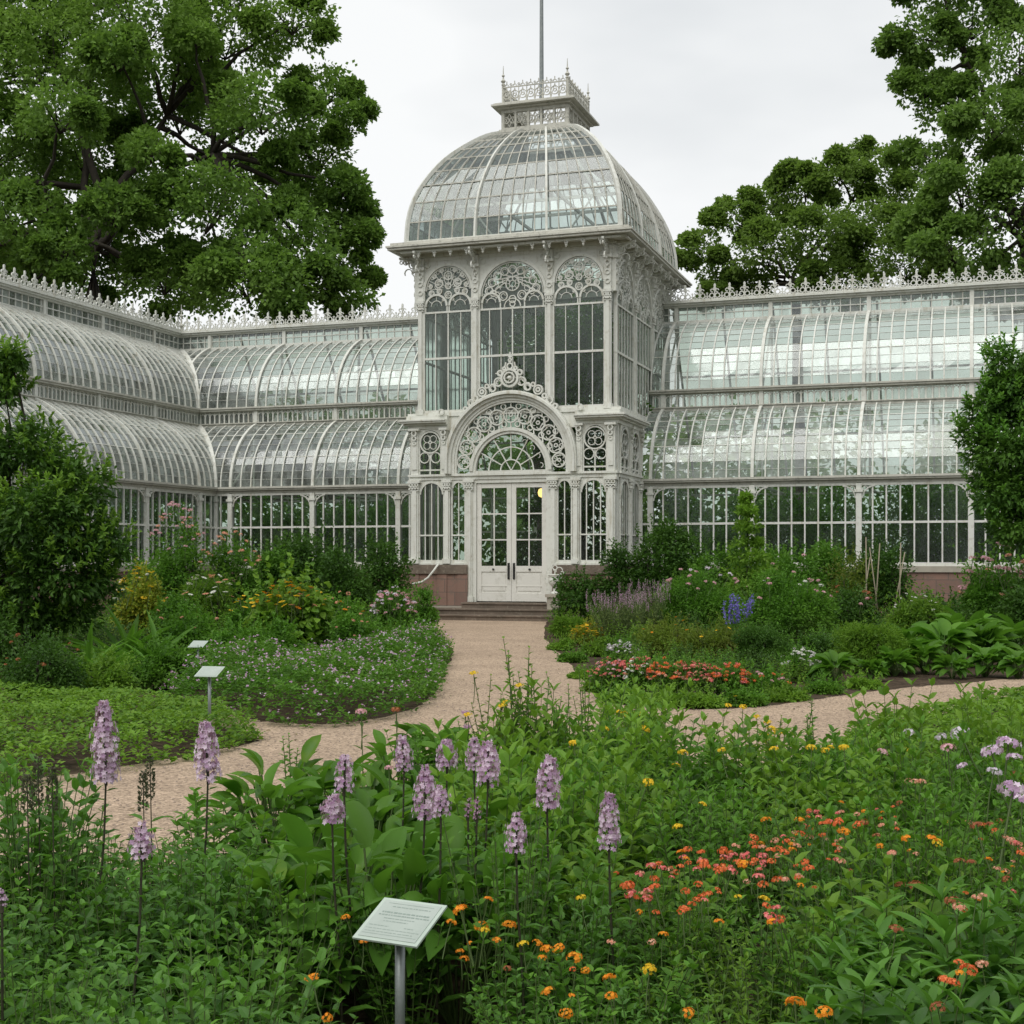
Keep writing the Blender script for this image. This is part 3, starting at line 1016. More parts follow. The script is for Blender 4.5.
# doors
wallf = MB(*pf)
wallf.box(-1.1, 1.1, -.10, .02, 3.70, 3.80)
wallf.box(-1.1, -1.0, -.10, .03, .46, 3.72); wallf.box(1.0, 1.1, -.10, .03, .46, 3.72)
wallf.build('door_frame', M['paint'], HOUSE)
for sg in (-1, 1):
    d = MB(*pf)
    a, b = (-.995, -.006) if sg < 0 else (.006, .995)
    n0, n1 = -.07, -.02
    d.box(a, a + .13, n0, n1, .48, 3.69); d.box(b - .13, b, n0, n1, .48, 3.69)
    ia, ib = a + .13, b - .13
    d.box(ia, ib, n0, n1 - .003, 3.56, 3.69); d.box(ia, ib, n0, n1 - .003, 1.28, 1.44); d.box(ia, ib, n0, n1 - .003, .48, .70)
    d.box(ia, ib, n0, n1 - .022, .70, 1.28)
    d.box(ia + .04, ib - .04, n0, n1 - .012, .76, 1.22)
    d.box(ia, ib, n0, n1 - .004, .88, .91)
    m = (ia + ib) / 2
    d.box(m - .017, m + .017, n0, n1 - .008, 1.44, 3.56)
    for h in (2.147, 2.853): d.box(ia, ib, n0, n1 - .010, h - .017, h + .017)
    door = d.build('door', M['door'], HOUSE)
    for r_ in range(3):
        for c_ in range(2):
            p = MB(*pf)
            s0 = ia + c_ * (m - ia); s1 = m if c_ == 0 else ib
            h0 = 1.44 + r_ * .707
            p.quad(p.P(s0, -.045, h0), p.P(s1, -.045 + random.uniform(-.003, .003), h0), p.P(s1, -.045, h0 + .707), p.P(s0, -.045 + random.uniform(-.003, .003), h0 + .707))
            p.build('pane', M['gdark'], door)
    hd = MB(*pf)
    x = -.075 if sg < 0 else .075
    hd.box(x - .03, x + .03, -.02, .0, 1.08, 1.52); hd.box(x - .014, x + .014, .03, .055, 1.12, 1.48)
    hd.box(x - .01, x + .01, -.01, .04, 1.14, 1.17); hd.box(x - .01, x + .01, -.01, .04, 1.43, 1.46)
    hd.build('handle', M['iron'], door)
    kn = MB()
    kn.lathe((sg * .52, -NP + .005, 1.35), [(.001, -.03), (.03, -.015), (.035, 0), (.03, .015), (.001, .03)], 8)
    kn.build('knob', M['iron'], door)

# stone plinth of the porch
for sg in (-1, 1):
    p = MB(*pf)
    a, b = (sorted((sg * 1.22, sg * (hw + NP + .12))))
    p.box(a, b, -.6, .14, 0, 1.22)
    p.frame(pr[0] if sg > 0 else pl_[0], pr[1] if sg > 0 else pl_[1], pr[2] if sg > 0 else pl_[2])
    p.box(.12 if sg > 0 else 0, 2.7 if sg > 0 else 2.5, -.5, .13, 0, 1.21)
    pb = p.build('plinth', M['brownstone'], HOUSE)
    p = MB(*pf)
    p.box(a - (.05 if sg < 0 else 0), b + (.05 if sg > 0 else 0), -.6, .20, 1.22, 1.42)
    p.box(a, b, -.6, .15, 1.42, 1.47)
    p.frame(pr[0] if sg > 0 else pl_[0], pr[1] if sg > 0 else pl_[1], pr[2] if sg > 0 else pl_[2])
    p.box(.12 if sg > 0 else 0, 2.7 if sg > 0 else 2.5, -.5, .19, 1.215, 1.415)
    p.build('coping', M['steps'], pb)
    s = MB(*pf); s.box(a, b, -.3, .10, 1.47, 1.52); s.build('sill', M['paint'], pb)
    q = MB(*pf)                               # pier blocks proud of the plinth
    for x in (1.36, 1.95, 2.78):
        q.box(sg * x - .14, sg * x + .14, .10, .17, .02, 1.21)
    q.build('pier', M['brownstone'], pb)
    f = MB(*pf); f.box(a - .02, b + .02, .1, .24, 0, .34); f.build('footing', M['limestone'], pb)

st = MB(); st.frame(*pf)
st.box(-1.22, 1.22, -2.8, .10, .02, .45)
floor_in = MB(); floor_in.frame(*pf)
st.build('threshold', M['steps'], HOUSE)
for (w, n, h0, h1) in ((1.25, .52, .30, .45), (2.18, .90, .15, .30), (2.40, 1.28, .0, .15)):
    s = MB(*pf)
    s.box(-w, w, .24 if w > 1.3 else .10, n - .03, h0 + .004, h1 - .04)
    s.box(-w - .02, w + .02, .25 if w > 1.3 else .11, n, h1 - .04, h1)
    s.build('step', M['steps'], HOUSE)

# ------------------------------------------------------------------ wings
A_END = R(66)
def curve(R_, H_, a):
    return R_ * (1 - math.cos(a)) / (1 - math.cos(A_END)), H_ * math.sin(a) / math.sin(A_END)
def curve_a(R_, d):
    c = 1 - d / R_ * (1 - math.cos(A_END))
    return math.acos(max(-1, min(1, c)))
SP = 2.85
def wing(frame, s0, s1, mitre0=None, mitre1=None, phase=0.0):
    """one glazed range. frame: n points outwards. mitreX = s of the inner corner at the wall foot on that side (None: square end)"""
    def lim(d):
        a = s0 if mitre0 is None else mitre0 - d
        b = s1 if mitre1 is None else mitre1 + d
        return a, b
    def start_a(s, R_, d0):
        """first angle at which the roof exists at station s"""
        need = 0
        if mitre0 is not None and s < mitre0: need = mitre0 - s
        if mitre1 is not None and s > mitre1: need = s - mitre1
        need -= d0
        if need <= 0: return 0.0
        if need >= R_: return None
        return curve_a(R_, need)
    # stations
    smin, smax = lim(3.5)
    st_all = []
    k = math.floor((smin - phase) / (SP / 8))
    while phase + k * SP / 8 <= smax + 1e-6:
        s = phase + k * SP / 8
        if s >= smin - 1e-6: st_all.append((s, k % 8 == 0))
        k += 1
    # wall
    a, b = lim(0)
    majors = [s for s, m in st_all if m and a + .05 < s < b - .05]
    edges = [a] + majors + [b]
    wl_ = MB(*frame)
    wl_.box(a, b, -.30, .10, 0, 1.28)
    pb = wl_.build('plinth', M['brownstone'], HOUSE)
    c = MB(*frame); c.box(a, b, -.30, .15, 1.28, 1.44); c.build('coping', M['limestone'], pb)
    for e0, e1 in zip(edges, edges[1:]):
        w = MB(*frame)
        w.box(e0 + .06, e1 - .06, -.05, .06, 1.44, 1.54)
        w.box(e0 + .06, e1 - .06, -.035, .035, 2.58, 2.64)
        w.box(e0 + .06, e1 - .06, -.05, .04, 3.60, 3.68)
        for s, m in st_all:
            if e0 + .1 < s < e1 - .1: w.box(s - .02, s + .02, -.03, .03, 1.52, 3.62)
        for sg, x in ((1, e0 + .08), (-1, e1 - .08)):
            if e1 - e0 > 1.2:
                w.arc(x + sg*.34, 3.26, .31, .345, 90 if sg > 0 else 0, 180 if sg > 0 else 90, -.02, .05, 8)
                w.ring(x + sg*.09, 3.52, .07, .02, 0, .04, 8)
        f = w.build('window', M['paint'], HOUSE)
        g = MB(*frame)
        nc = max(1, round((e1 - e0) / (SP / 8)))
        panes(g, 2, nc, lambda u, v: g.P(e0 + (e1 - e0)*u, -.006, 1.5 + 2.2*v), .004)
        g.build('glass', M['gwall'], f)
    for s in [a] * (mitre0 is not None) + majors + [b] * (mitre1 is not None):
        p = MB(*frame)
        p.box(s - .075, s + .075, -.09, .09, 1.44, 3.66)
        p.box(s - .10, s + .10, -.09, .12, 1.44, 1.60)
        p.box(s - .11, s + .11, -.09, .12, 3.42, 3.50)
        p.build('post', M['paint'], HOUSE)
    # eave, bands, cornice
    def beam(name, items, mat='paint'):
        m = MB(*frame)
        for (d, n1, h0, h1, back) in items:
            # mitred ends: outwards face is at depth d - n1, inner at d + back
            a0, b0 = lim(d)
            j = jit()
            P = m.P
            dn, db = -d + n1 + j, -d - back + j
            ao = a0 + (n1 if mitre0 is not None else 0); ai = a0 - (back if mitre0 is not None else 0)
            bo = b0 - (n1 if mitre1 is not None else 0); bi = b0 + (back if mitre1 is not None else 0)
            m.hexa([P(ai, db, h0), P(bi, db, h0), P(bo, dn, h0), P(ao, dn, h0), P(ai, db, h1), P(bi, db, h1), P(bo, dn, h1), P(ao, dn, h1)])
        return m.build(name, M[mat], HOUSE)
    beam('gutter', [(0, .06, 3.68, 3.76, .1), (0, .15, 3.76, 3.81, .1), (0, .19, 3.81, 3.87, .1)], 'lead')
    mid = beam('band_cornice', [(1.6, .05, 5.93, 6.02, .06), (1.6, .09, 6.02, 6.05, .06), (1.6, .05, 6.40, 6.44, .06), (1.6, .14, 6.44, 6.50, .06), (1.6, .18, 6.50, 6.55, .06)], 'lead')
    topc = beam('top_cornice', [(3.5, .05, 8.80, 8.88, .06), (3.5, .06, 9.28, 9.34, .06), (3.5, .14, 9.34, 9.40, .1), (3.5, .20, 9.40, 9.45, .1)])
    # mid band: balusters; top band: two rows of little panes
    for d, h0, h1, nm, par in ((1.6, 6.05, 6.40, 'baluster_band', mid), (3.5, 8.88, 9.28, 'clerestory', topc)):
        m = MB(*frame)
        a0, b0 = lim(d)
        k = int((b0 - a0) / (SP / 16))
        step = (SP / 16 if d < 2 else SP / 10)
        k = int((b0 - a0) / step)
        for i in range(k + 1):
            x = a0 + (i + .5) * (b0 - a0) / (k + 1)
            if d < 2:
                m.box(x - .022, x + .022, -d - .02, -d + .03, h0, h1)
                m.arc(x + step/2, h1 - .09, step/2 - .045, step/2 - .015, 0, 180, -d - .01, -d + .02, 6)
            else:
                m.box(x - .014, x + .014, -d - .02, -d + .025, h0, h1)
        for s, mj in st_all:
            if mj and a0 < s < b0: m.box(s - .06, s + .06, -d - .05, -d + .07, h0 - .1, h1 + .04)
        if d > 2: m.box(a0, b0, -d - .02, -d + .03, (h0+h1)/2 - .015, (h0+h1)/2 + .015)
        f = m.build(nm, M['paint'], par)
        g = MB(*frame)
        panes(g, 1, k, lambda u, v: g.P(a0 + (b0 - a0)*u, -d - .004, h0 + (h1 - h0)*v), .003)
        g.build('glass', M['groof'], par)
    # curved roofs
    for d0, h0, R_, H_ in ((0.0, 3.86, 1.6, 2.10), (1.6, 6.55, 1.9, 2.27)):
        m = MB(*frame)
        roof_ribs = []
        NS = 10
        hb = MB(*frame)
        def pt(s, a, off=0.0):
            d, h = curve(R_, H_, a)
            tn = Vector((math.cos(a), math.sin(a)))
            return m.P(s, -(d0 + d) + off * tn.x, h0 + h + off * tn.y)
        for s, mj in st_all:
            if s < smin + .02 or s > smax - .02: continue
            aa = start_a(s, R_, d0)
            if aa is None or aa > A_END - .05: continue
            seg = [aa + (A_END - aa) * i / NS for i in range(NS + 1)]
            pts = [pt(s, q, .02) for q in seg]
            if mj:
                roof_ribs.append(pts); continue
            for q, (p0, p1) in enumerate(zip(pts, pts[1:])):
                an = (seg[q] + seg[q+1]) / 2
                up = m.nx * math.cos(an) + Vector((0, 0, math.sin(an)))
                m.bar3(p0, p1, .038, .045, up)
        NR = 11
        for i in range(1, NR):
            an = A_END * i / NR
            d, h = curve(R_, H_, an)
            a0, b0 = lim(d0 + d)
            t = .022 if i in (4, 8) else .007
            m.bar3(pt(a0, an, .004), pt(b0, an, .004), t, .018, m.nx * math.cos(an) + Vector((0, 0, math.sin(an))))
        roof = m.build('curved_roof', M['paint'], HOUSE)
        if mitre0 is not None:
            roof_ribs.append([pt(mitre0 - d0 - curve(R_, H_, A_END*i/NS)[0], A_END*i/NS, .03) for i in range(NS + 1)] + ['v'])
        if mitre1 is not None and False:
            pass
        for pts in roof_ribs:
            valley = pts[-1] == 'v'
            if valley: pts = pts[:-1]
            rb = MB()
            for i, (p0, p1) in enumerate(zip(pts, pts[1:])):
                dd = (p1 - p0).normalized()
                side = Vector(frame[1])
                up = side.cross(dd)
                if valley: up = Vector((0, 0, 1)) + Vector(frame[2])
                rb.bar3(p0 - dd*.005, p1 + dd*.005, .17 if valley else .085, .10, up)
            rb.build('rib', M['paint'], roof)
        g = MB(*frame)
        for i in range(NR):
            an0, an1 = A_END * i / NR, A_END * (i + 1) / NR
            a0, b0 = lim(d0 + curve(R_, H_, an0)[0]); a1, b1 = lim(d0 + curve(R_, H_, an1)[0])
            nc = max(1, round((b0 - a0) / (SP / 8)))
            for k in range(nc):
                q = []
                for (u, an, aL, bL) in ((k/nc, an0, a0, b0), ((k+1)/nc, an0, a0, b0), ((k+1)/nc, an1, a1, b1), (k/nc, an1, a1, b1)):
                    q.append(pt(aL + (bL - aL)*u, an, random.uniform(-.004, .004)))
                g.quad(*q)
        g.build('glass', M['groof'], roof)
    # iron cresting on the ridge
    c = MB(*frame)
    a0, b0 = lim(3.35)
    c.box(a0, b0, -3.37, -3.33, 9.46, 9.49)
    k = int((b0 - a0) / .44)
    for i in range(k):
        x = a0 + (i + .5) * (b0 - a0) / k
        n0, n1 = -3.37, -3.33
        h_ = 9.48
        for sg in (-1, 1):
            c.ring(x + sg*.085, h_ + .10, .085, .028, n0, n1, 8)
            c.ring(x + sg*.185, h_ + .055, .045, .02, n0, n1, 6)
            c.arc(x + sg*.075, h_ + .25, .035, .06, 0, 300, n0, n1, 6)
        c.box(x - .015, x + .015, n0, n1, h_, h_ + .46)
        c.ring(x, h_ + .30, .055, .026, n0, n1, 8)
        c.bar2(x, h_ + .36, x, h_ + .44, .06, n0, n1)
        c.ring(x + .22, h_ + .17, .03, .016, n0, n1, 6)
        c.box(x + .21, x + .23, n0, n1, h_, h_ + .16)
    c.build('cresting', M['paint'], topc)
    # flat ridge, back slope and rear wall
    rf = MB(*frame)
    a0, b0 = lim(3.5); a1, b1 = lim(4.9); a2, b2 = lim(8.4)
    P = rf.P
    def skin(m, x0, x1, y0, y1, dA, hA, dB, hB, n):
        for i in range(n):
            t0, t1 = i / n, (i + 1) / n
            m.quad(P(x0 + (x1-x0)*t0, -dA, hA), P(x0 + (x1-x0)*t1, -dA, hA), P(y0 + (y1-y0)*t1, -dB, hB), P(y0 + (y1-y0)*t0, -dB, hB))
    skin(rf, a0, b0, a1, b1, 3.62, 9.42, 4.78, 9.42, 30)
    skin(rf, a1, b1, a2, b2, 4.78, 9.42, 8.4, 3.8, 30)
    skin(rf, a2, b2, a2, b2, 8.4, 3.8, 8.4, 0.0, 30)
    rr = rf.build('back_glazing', M['gwall'], HOUSE)
    bk = MB(*frame)
    nst = int((b0 - a0) / 1.425)
    for i in range(nst + 1):
        x = a0 + (b0 - a0) * i / nst
        bk.bar3(P(x, -4.8, 9.4), P(x, -8.4, 3.8), .06, .08, (0, 0, 1))
        bk.bar3(P(x, -8.4, 3.8), P(x, -8.4, 0), .07, .08, Vector(frame[2]))
    for d, h in ((6.0, 7.5), (7.2, 5.65), (8.4, 3.8), (8.4, 2.6), (8.4, 1.3)):
        q0, q1 = lim(d)
        bk.bar3(P(q0, -d, h), P(q1, -d, h), .05, .06, (0, 0, 1))
    # cast-iron roof trusses inside
    for i in range(nst // 2 + 1):
        x = a + .4 + i * 2.85
        if x > b - .3: break
        bk.bar3(P(x, -.1, 3.7), P(x, -8.3, 3.7), .05, .07, (0, 0, 1))
        bk.bar3(P(x, -1.7, 3.7), P(x, -1.7, 6.4), .05, .05, (1, 0, 0))
        bk.bar3(P(x, -3.6, 0), P(x, -3.6, 9.3), .07, .07, (1, 0, 0))
        bk.bar3(P(x, -.3, 3.9), P(x, -3.5, 6.6), .04, .05, (1, 0, 0))
        bk.bar3(P(x, -1.7, 6.5), P(x, -3.5, 8.6), .04, .05, (1, 0, 0))
    bk.build('back_frame', M['paint'], rr)

V0 = 2.5
wing(((0, V0, 0), (1, 0, 0), (0, -1, 0)), hw + .05, 19.95, None, None, phase=3.25)
# left range: s measured to the right from the tower's left side; inner corner at s = -10.7
wing(((0, V0, 0), (1, 0, 0), (0, -1, 0)), -10.7, -hw - .05, mitre0=-10.7, mitre1=None, phase=-10.7 + .55)
# side range: faces +x, runs towards the viewer
wing(((-10.7, V0, 0), (0, 1, 0), (1, 0, 0)), -17.1, 0, mitre0=None, mitre1=0, phase=-1.0)
vf = MB()
vf.lathe((-14.05, V0 + 3.35, 9.45), [(.07, 0), (.05, .15), (.09, .22), (.03, .3), (.03, .5), (.07, .56), (.02, .62), (.01, .95)], 8)
vf.build('finial', M['lead'], HOUSE)
# end gables so the ranges are closed
for nm, frm in (('a', ((19.95, V0, 0), (0, 1, 0), (1, 0, 0))), ('b', ((-10.7, V0 - 17.1, 0), (-1, 0, 0), (0, -1, 0)))):
    m = MB(*frm)
    prof_pts = [(0, 0), (0, 3.8)] + [curve(1.6, 2.1, A_END*i/6) for i in range(7)]
    pts = [(0, 0), (0, 3.8)]
    pts += [(curve(1.6, 2.1, A_END*i/6)[0], 3.86 + curve(1.6, 2.1, A_END*i/6)[1]) for i in range(1, 7)] + [(1.6, 6.55)]
    pts += [(1.6 + curve(1.9, 2.27, A_END*i/6)[0], 6.55 + curve(1.9, 2.27, A_END*i/6)[1]) for i in range(1, 7)] + [(3.5, 9.42), (4.9, 9.42), (8.4, 3.8), (8.4, 0)]
    for p, q in zip(pts, pts[1:]):
        if (p[0]-q[0])**2 + (p[1]-q[1])**2 > 1e-6: m.bar2(p[0], p[1], q[0], q[1], .12, -.06, .06)
    for x in np.arange(.7, 8.3, .7):
        top_h = float(np.interp(x, [p[0] + i*1e-6 for i, p in enumerate(pts)], [p[1] for p in pts]))
        m.box(x - .025, x + .025, -.04, .04, 0, top_h)
    for h in (1.4, 2.6, 3.8): m.box(0, 8.4, -.05, .05, h - .04, h + .04)
    fr_ = m.build('gable', M['paint'], HOUSE)
    g = MB(*frm)
    b_ = len(g.v)
    for i, (p, q) in enumerate(zip(pts[1:], pts[2:])):
        g.quad(g.P(p[0], 0, 0), g.P(q[0], 0, 0), g.P(q[0], 0, q[1]), g.P(p[0], 0, p[1]))
    g.build('glass', M['gwall'], fr_)

# hall lamp seen through the right-hand door, white rail on the plinth
rail = MB()
rail.tube([(-2.02, -NP - .24, 1.50), (-2.10, -NP - .36, 1.33), (-2.25, -NP - .42, 1.12), (-2.42, -NP - .46, 1.0), (-2.70, -NP - .48, .94)], .03, 8)
rail.build('handrail', M['paint'], HOUSE, True)
M['glow'].name = 'warm_lamp_glass'
lamp = empty('hanging_lamp', (0, 0, 0), 0)
lm = MB()
lamp.parent = None
lamp.matrix_world = Matrix.Identity(4)
Hm = Matrix.Translation((0.02, 37.5, 0)) @ Matrix.Rotation(-TH, 4, 'Z')
lp = Hm @ Vector((.545, .9, 3.46))
lamp.location = lp
lm.lathe((0, 0, 0), [(.02, -.13), (.09, -.09), (.115, 0), (.09, .09), (.03, .13)], 12)
lm.build('globe', M['glow'], lamp, True)
lm = MB(); lm.lathe((0, 0, .12), [(.05, 0), (.045, .04), (.01, .06), (.008, 1.6)], 8)
lm.build('rod', M['iron'], lamp)
tag(lamp, 'small round amber lamp hanging lit just inside the right-hand door leaf', 'lamp')
# ------------------------------------------------------------------ foliage machinery
T4 = (np.array([(0, 0, 0), (.45, .5, .10), (1, 0, -.08), (.45, -.5, .10)]), [(0, 3, 2), (0, 2, 1)])
T8 = (np.array([(0, 0, 0), (.33, 0, -.03), (.70, 0, -.05), (1, 0, -.20), (.28, .46, .07), (.66, .38, .02), (.28, -.46, .07), (.66, -.38, .02)]),
      [(0, 1, 4), (1, 2, 5, 4), (2, 3, 5), (0, 6, 1), (1, 6, 7, 2), (2, 7, 3)])
def strap_t(droop, wid=.5, n=5, fold=.12):
    v, f = [], []
    for i in range(n + 1):
        t = i / n
        w = wid * math.sin(math.pi * (t * .86 + .10)) ** .75 if i < n else 0.0
        z = -droop * t * t
        v += [(t, 0, z), (t, w, z + fold * w), (t, -w, z + fold * w)]
    for i in range(n):
        a, b = 3 * i, 3 * (i + 1)
        f += [(a, b, b+1, a+1), (a, a+2, b+2, b)]
    return np.array(v), f
TS = strap_t(.30)
TB = strap_t(.42, .5, 5, .35)
TW = strap_t(.8, .5, 6, .2)

def norm(a):
    return a / np.maximum(np.linalg.norm(a, axis=-1, keepdims=True), 1e-9)

class Leaves:
    def __init__(self): self.V, self.LI, self.LT, self.MI, self.n, self.SM = [], [], [], [], 0, []
    def add(self, P, D, N, L, W, tmpl, mi=0, smooth=False):
        tv, tf = tmpl
        P, D, N = np.asarray(P, float), norm(np.asarray(D, float)), np.asarray(N, float)
        n = len(P)
        if n == 0: return self
        L = np.broadcast_to(np.asarray(L, float), (n,)); W = np.broadcast_to(np.asarray(W, float), (n,))
        S = norm(np.cross(N, D)); N = np.cross(D, S)
        X = tv[None, :, 0, None] * L[:, None, None] * D[:, None, :] + tv[None, :, 1, None] * W[:, None, None] * S[:, None, :] + tv[None, :, 2, None] * L[:, None, None] * N[:, None, :]
        X = (X + P[:, None, :]).reshape(-1, 3)
        flat = np.concatenate([np.array(f) for f in tf]); cnt = np.array([len(f) for f in tf])
        off = (np.arange(n) * len(tv))[:, None] + self.n
        self.LI.append((flat[None, :] + off).ravel()); self.LT.append(np.tile(cnt, n))
        self.MI.append(np.full(n * len(tf), mi)); self.SM.append(np.full(n * len(tf), smooth))
        self.V.append(X); self.n += len(X)
        return self
    def tube(self, pts, r0, r1, seg=4, mi=1):
        pts = [Vector(p) for p in pts]
        v = []
        n = len(pts)
        for i, p in enumerate(pts):
            d = (pts[min(i+1, n-1)] - pts[max(i-1, 0)]).normalized()
            a = d.cross(Vector((.3, .2, 1)))
            if a.length < 1e-3: a = d.cross(Vector((0, 1, 0)))
            a.normalize(); c = a.cross(d)
            r = r0 + (r1 - r0) * i / max(1, n-1)
            for k in range(seg):
                t = 2 * math.pi * k / seg
                v.append(tuple(p + a*(r*math.cos(t)) + c*(r*math.sin(t))))
        f = []
        for i in range(n - 1):
            for k in range(seg):
                f += [self.n + i*seg + k, self.n + i*seg + (k+1) % seg, self.n + (i+1)*seg + (k+1) % seg, self.n + (i+1)*seg + k]
        m = (n-1) * seg
        self.V.append(np.array(v)); self.LI.append(np.array(f)); self.LT.append(np.full(m, 4)); self.MI.append(np.full(m, mi)); self.SM.append(np.full(m, True))
        self.n += len(v)
        return self
    def mesh(self, name, mats):
        me = bpy.data.meshes.new(name)
        V = np.concatenate(self.V); LI = np.concatenate(self.LI).astype(np.int32); LT = np.concatenate(self.LT).astype(np.int32)
        me.vertices.add(len(V)); me.vertices.foreach_set('co', V.astype(np.float32).ravel())
        me.loops.add(len(LI)); me.loops.foreach_set('vertex_index', LI)
        me.polygons.add(len(LT))
        me.polygons.foreach_set('loop_start', np.concatenate([[0], np.cumsum(LT)[:-1]]).astype(np.int32))
        me.polygons.foreach_set('material_index', np.concatenate(self.MI).astype(np.int32))
        me.polygons.foreach_set('use_smooth', np.concatenate(self.SM))
        for m in mats: me.materials.append(m)
        me.update(calc_edges=True)
        return me

def rdir(n):
    return norm(rng.normal(size=(n, 3)))

G = {}
G['maple'] = leaf_mat('maple_leaves', (0.056, 0.094, 0.036), (0.104, 0.162, 0.058), (0.135, 0.195, 0.068), .30, .5, .3, .10)
G['maple2'] = leaf_mat('tree_leaves', (0.064, 0.104, 0.046), (0.112, 0.170, 0.068), (0.130, 0.190, 0.078), .30, .5, .3, .12)
G['ash'] = leaf_mat('ash_leaves', (0.068, 0.110, 0.044), (0.120, 0.180, 0.068), (0.145, 0.205, 0.076), .32, .5, .3, .12)
G['dark'] = leaf_mat('dark_shrub_leaves', (0.026, 0.060, 0.018), (0.045, 0.092, 0.026), (0.058, 0.110, 0.028), .22, .42, .4, .9)
G['mid'] = leaf_mat('mid_green_leaves', (0.040, 0.092, 0.022), (0.072, 0.150, 0.032), (0.090, 0.165, 0.035), .28, .45, .35, 1.2)
G['bright'] = leaf_mat('bright_green_leaves', (0.066, 0.145, 0.028), (0.110, 0.215, 0.040), (0.135, 0.225, 0.045), .30, .42, .35, 1.2)
G['hosta'] = leaf_mat('broad_hosta_leaves', (0.045, 0.105, 0.024), (0.085, 0.165, 0.034), (0.100, 0.160, 0.030), .30, .34, .5, 9.0)
G['herb'] = leaf_mat('herb_leaves', (0.042, 0.098, 0.028), (0.078, 0.160, 0.040), (0.052, 0.110, 0.045), .25, .36, .45, 2.0)
G['olive'] = leaf_mat('olive_leaves', (0.075, 0.105, 0.030), (0.125, 0.160, 0.045), (0.095, 0.085, 0.040), .28, .5, .3, 1.6)
G['yg'] = leaf_mat('yellow_green_leaves', (0.12, 0.20, 0.035), (0.19, 0.27, 0.045), None, .30, .45, .3)
G['grey'] = leaf_mat('grey_green_leaves', (0.085, 0.110, 0.072), (0.13, 0.155, 0.10), None, .2, .55, .3)
G['indoor'] = leaf_mat('indoor_leaves', (0.045, 0.105, 0.028), (0.085, 0.170, 0.040), None, .3, .45, .3)
PM = {}
for nm, a, b in (('lilac', (.36, .19, .38), (.84, .70, .84)), ('mauve', (.42, .22, .38), (.62, .42, .58)), ('coral', (.72, .12, .04), (.84, .27, .10)),
                 ('pinkred', (.66, .12, .13), (.80, .30, .27)), ('orange', (.75, .22, .02), (.85, .38, .03)), ('yellow', (.78, .50, .02), (.85, .62, .06)),
                 ('pink', (.62, .30, .38), (.78, .52, .56)), ('salmon', (.70, .30, .20), (.80, .46, .34)), ('white', (.70, .70, .66), (.80, .80, .78)),
                 ('blue', (.12, .10, .42), (.24, .20, .60)), ('rust', (.30, .09, .04), (.42, .17, .08)), ('seed', (.07, .085, .045), (.11, .11, .07)), ('palelilac', (.58, .50, .62), (.74, .68, .76))):
    PM[nm] = petal_mat(nm + '_petals', a, b)

def shell_clumps(rx, ry, rz, cz, n, inner=.3, lo=-.35):
    d = rdir(n * 3); d = d[d[:, 2] > lo][:n]; n = len(d)
    f = np.where(rng.random(n) < inner, rng.uniform(.3, .75, n), rng.uniform(.78, 1.06, n))
    return d * np.array([rx, ry, rz]) * f[:, None] + np.array([0, 0, cz]), d

def fill_lobe(L, c, r, leafL, leafW, dens, cl=.28, tmpl=T4, mi=0, lo=-.6, up=.35, inner=.2):
    """leaf-covered lobe made of smaller clumps. r: (rx, ry, rz)"""
    rx, ry, rz = r
    area = 4 * math.pi * ((rx*ry)**1.6/3 + (rx*rz)**1.6/3 + (ry*rz)**1.6/3) ** (1/1.6)
    rm = (rx*ry*rz) ** (1/3)
    cr_ = cl * rm
    ncl = max(6, int(area / (cr_*cr_*2.2)))
    C, d = shell_clumps(rx - cr_*.5, ry - cr_*.5, rz - cr_*.5, 0, ncl, inner, lo)
    nl = int(dens * area / (leafL * leafW) / max(1, len(C)))
    nl = max(8, nl)
    n = len(C) * nl
    sz = rng.uniform(.7, 1.25, len(C))
    Cc = np.repeat(C, nl, 0); dd = np.repeat(d, nl, 0)
    u = rdir(n); q = rng.random(n) ** .45 * (1 + .75 * (rng.random(n) < .16) * rng.random(n))
    P = Cc + u * (q * cr_ * np.repeat(sz, nl))[:, None] * np.array([1, 1, .8]) + np.array(c)
    D = norm(u * .7 + dd * .4 + rng.normal(size=(n, 3)) * .4 + np.array([0, 0, -.15]))
    N = norm(u * .5 + np.array([0, 0, up + .5]) + rng.normal(size=(n, 3)) * .45)
    s = rng.uniform(.7, 1.25, n)
    L.add(P, D, N, leafL * s, leafW * s, tmpl, mi)

def trunk_mb(base, pts_list):
    m = MB()
    for pts, r0, r1 in pts_list:
        m.tube(pts, r0, 8, r1)
    return m

def limb(p0, p1, sag=.0, n=7, wob=.3):
    p0, p1 = Vector(p0), Vector(p1)
    out = []
    for i in range(n + 1):
        t = i / n
        q = p0.lerp(p1, t)
        q.z += math.sin(t * math.pi) * sag
        if 0 < i < n: q += Vector((random.uniform(-wob, wob), random.uniform(-wob, wob), random.uniform(-wob, wob)*.5))
        out.append(q)
    return out

